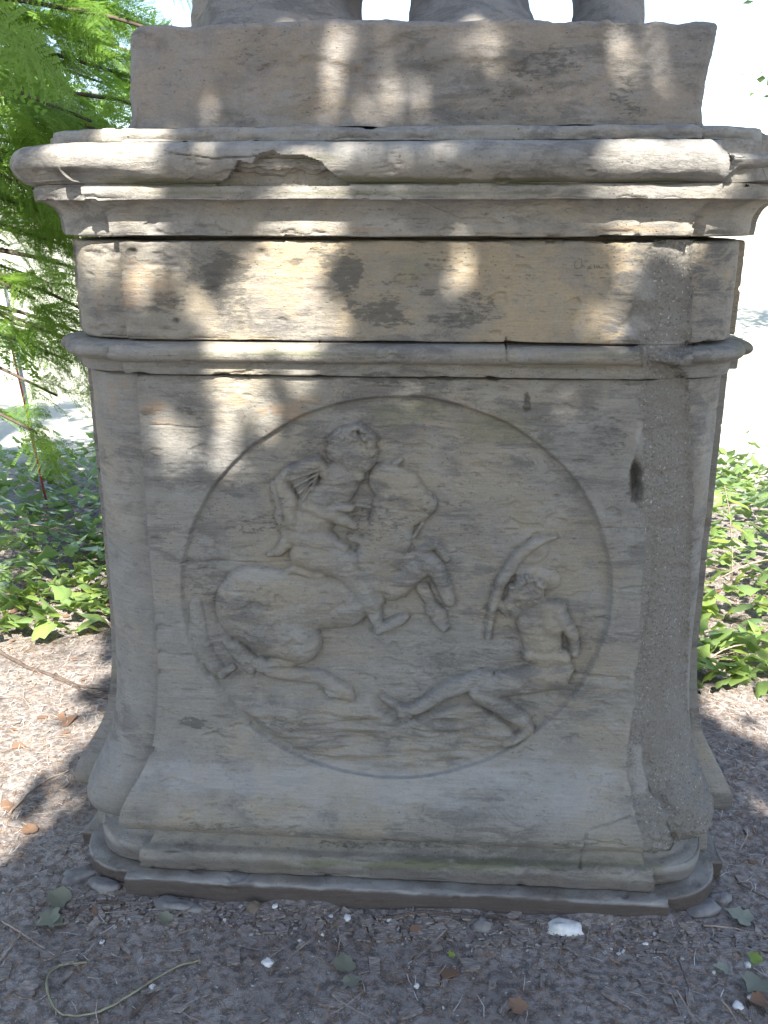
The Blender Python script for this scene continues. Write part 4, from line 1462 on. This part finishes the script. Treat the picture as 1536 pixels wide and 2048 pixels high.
stone('flat_stone', 'flat grey stone lying against the left front of the base slab', 350, 1812, (.088, .045, .026), M_fieldstone, 1, -.1)
stone('flat_stone', 'smaller flat grey stone right of the larger one at the base', 388, 1818, (.045, .03, .016), M_fieldstone, 2)
stone('brown_stone', 'brown stone fragment standing against the base slab front', 507, 1822, (.036, .026, .04), M_rubble, 3, .4)
stone('mortar_lump', 'white lump of mortar on the ground at the base front, right of centre', 1130, 1858, (.075, .04, .03), M_white, 4)
stone('grey_stone', 'small dark grey stone by the base left of the white mortar lump', 965, 1855, (.045, .03, .034), M_fieldstone, 5)
stone('broken_stone', 'broken grey stone plate beside the left corner of the base', 165, 1752, (.09, .05, .024), M_fieldstone, 6, .5)
stone('broken_stone', 'broken grey stone plate nearest the left front corner of the base', 208, 1772, (.08, .05, .022), M_fieldstone, 7, -.4)
stone('grey_stone', 'grey stone beside the right corner of the base slab', 1402, 1818, (.09, .05, .02), M_fieldstone, 8, .3)
stone('grey_stone', 'grey stone lying at the far right corner of the base slab', 1440, 1800, (.05, .04, .03), M_fieldstone, 9, .8)
peb = [(535, 1928, .020, 'white pebble alone on the bare dark soil in front of the base'), (833, 1973, .010, 'small white pebble in front of the pedestal, near the picture bottom'),
       (690, 1925, .011, 'white pebble above the two grey green fallen leaves'), (600, 1882, .008, None), (684, 1935, .008, None), (450, 1842, .009, None), (640, 1850, .008, None), (550, 1813, .010, None),
       (695, 1838, .017, 'white chalky stone at the foot of the base slab, left of centre'), (660, 1835, .012, None), (780, 1842, .010, None), (1428, 1945, .009, None), (1477, 2015, .018, 'white pebble at the lower right corner'),
       (1505, 1998, .016, None), (1495, 1932, .013, None), (645, 1870, .007, None), (850, 1860, .008, None), (1000, 1868, .008, None), (740, 1855, .008, None), (1290, 1890, .012, None), (205, 1885, .009, None), (305, 1978, .016, None)]
for k, (a, b, s, lb) in enumerate(peb):
    stone('pebble', lb or 'tiny white pebble scattered on the dark soil near the base', a, b, (s * 1.3, s, s * .8), M_white, 20 + k, k, .3, 'pebble', 'white pebbles on the soil')


# twigs and vine
def curve_pts(pix, up=.006, n=None):
    P = [ground_pt(a, b, up) for a, b in pix]
    out = []
    for i in range(len(P) - 1):
        p0 = P[max(0, i - 1)]; p1 = P[i]; p2 = P[i + 1]; p3 = P[min(len(P) - 1, i + 2)]
        for t in np.linspace(0, 1, 6)[:-1]:
            out.append(.5 * ((2 * p1) + (-p0 + p2) * t + (2 * p0 - 5 * p1 + 4 * p2 - p3) * t * t + (-p0 + 3 * p1 - 3 * p2 + p3) * t ** 3))
    out.append(P[-1])
    return out


def twig(name, label, pix, r, mat, up=.006, group=None, cat='twig', taper=.6):
    pts = curve_pts(pix, up)
    o0 = np.array([pts[0][0], pts[0][1], 0])
    mb = MB()
    wr = random.Random(len(label))
    mb.tube([p - o0 + np.array([wr.uniform(-.4, .4) * r, wr.uniform(-.4, .4) * r, wr.uniform(-.3, .5) * r]) for p in pts], [q * wr.uniform(.78, 1.2) for q in np.linspace(r, r * taper, len(pts))], 7)
    o = link(name, mb.mesh(name), mat)
    o.location = o0
    tag(o, label, cat, group)


twig('vine_stem', 'long pale vine stem looping over the soil at lower left', [(175, 1930), (120, 1936), (96, 1960), (98, 1995), (118, 2028), (150, 2036), (200, 2028), (255, 1998), (300, 1970), (350, 1940), (400, 1925)], .0027, M_vine, .006, cat='vine', taper=.7)
tw = [('long brown twig slanting over the sunny litter at the far left', [(20, 1630), (60, 1588), (100, 1560), (140, 1545)], .0035, M_twig),
      ('crooked brown branch lying left of the pedestal in the litter', [(-10, 1300), (50, 1335), (130, 1365), (180, 1392), (228, 1402)], .007, M_twig_dark),
      ('second crooked branch alongside the thicker one left of the pedestal', [(110, 1352), (150, 1372), (200, 1382), (235, 1388)], .005, M_twig_dark),
      ('dark forked twig ending at the left front corner of the base', [(140, 1840), (170, 1822), (200, 1808), (250, 1812)], .0035, M_twig_dark),
      ('thin brown twig at the left edge below the fallen leaves', [(0, 1845), (40, 1868), (80, 1895), (110, 1915)], .0024, M_twig),
      ('dark stick pointing to the lower left in front of the vine loop', [(262, 2040), (285, 2015), (312, 1990)], .0032, M_twig_dark),
      ('thin dark stick upright in the picture at lower right', [(1355, 1925), (1368, 1955), (1378, 1995)], .0022, M_twig_dark),
      ('long dark root along the foot of the base slab, right of centre', [(770, 1840), (850, 1828), (900, 1832), (1000, 1842), (1060, 1850)], .0028, M_twig_dark),
      ('thin twig lying across the litter at the right edge', [(1405, 1855), (1470, 1862), (1536, 1878)], .0022, M_twig),
      ('brown twig crossing the sunlit ground right of the base', [(1475, 1770), (1510, 1790), (1545, 1806)], .003, M_twig_dark),
      ('pair-forming slim twig slanting below the grey leaf at left', [(0, 1925), (25, 1895), (45, 1868)], .0026, M_twig),
      ('slim twig lying at bottom right beside the pebble', [(1440, 2000), (1462, 2030), (1480, 2060)], .0022, M_twig)]
for lb, pix, r, mt in tw:
    twig('twig', lb.replace('pair-forming ', ''), pix, r, mt, group='twigs on the ground')

# fallen leaves
def broad_leaf_mesh(name, seed, S):
    r = random.Random(seed)
    out = [(0, 0), (.20, -.08), (.42, .02), (.50, .26), (.40, .42), (.44, .60), (.24, .72), (.12, .84), (0, .98)]
    pts = [(x * S * r.uniform(.85, 1.12), y * S * r.uniform(.95, 1.05)) for x, y in out]
    full = pts + [(-x * r.uniform(.85, 1.12), y) for x, y in reversed(pts[1:-1])]
    V = [(0, .3 * S, .0)] + [(x * .5, .3 * S + (y - .3 * S) * .5, .05 * S * abs(x) / S + r.uniform(-.02, .02) * S) for x, y in full] + \
        [(x, y, .30 * abs(x) * r.uniform(.3, 1.2) + r.uniform(-.03, .05) * S) for x, y in full]
    n = len(full)
    Fs = [(0, 1 + i, 1 + (i + 1) % n) for i in range(n)] + [(1 + i, 1 + n + i, 1 + n + (i + 1) % n, 1 + (i + 1) % n) for i in range(n)]
    m = bpy.data.meshes.new(name)
    m.from_pydata(V, [], Fs)
    m.polygons.foreach_set('use_smooth', [True] * len(Fs))
    return m


fall = [(690, 1948, .042, 0, .3, 'grey green lobed leaf lying on the soil below the white pebble', M_fallen),
        (712, 1962, .036, 0, 2.6, 'second grey green leaf overlapping the lobed one in the foreground', M_fallen),
        (132, 1812, .05, 0, 1.2, 'grey green fallen leaf left of the base, its edge lifted', M_fallen),
        (96, 1856, .048, 0, .2, 'pale grey green fallen leaf, lowest of the three at lower left', M_fallen),
        (125, 1850, .042, 0, 2.1, 'grey fallen leaf between two others at lower left', M_fallen),
        (338, 1850, .03, 0, 1.0, 'small green grey leaf in front of the flat stone', M_fallen),
        (1520, 1965, .05, 0, 2.4, 'grey green fallen leaf at the lower right edge', M_fallen),
        (1516, 1932, .026, 0, .4, 'small yellow green leaf at the right edge of the soil', M_ivy_light),
        (1455, 1950, .03, 0, 1.4, 'dull green leaf pressed in the soil at lower right', M_fallen),
        (1500, 1850, .05, 0, 1.0, 'pale fallen leaf at the right edge beside the sunny ground', M_fallen),
        (1045, 2030, .034, 0, .8, 'curled orange brown leaf at the bottom of the picture', M_fallen_brown),
        (1530, 2010, .036, 0, 1.8, 'reddish brown withered leaf at the lower right corner', M_fallen_brown),
        (60, 1672, .035, 0, .5, 'orange brown withered leaf on the soil left of the base', M_fallen_brown),
        (905, 1920, .014, 0, .5, 'tiny yellow green leaf in front of the base', M_ivy_light)]
for k, (a, b, S, t_, rz, lb, mt) in enumerate(fall):
    m = broad_leaf_mesh('fallen_leaf', 300 + k, S * 1.15); m.materials.append(mt)
    o = link('fallen_leaf', m, None)
    p = ground_pt(a, b, .008)
    o.location = p; o.rotation_euler = (.12 + .1 * (k % 3), .15 - .1 * (k % 4), rz)
    tag(o, lb, 'leaf', 'fallen leaves on the soil')
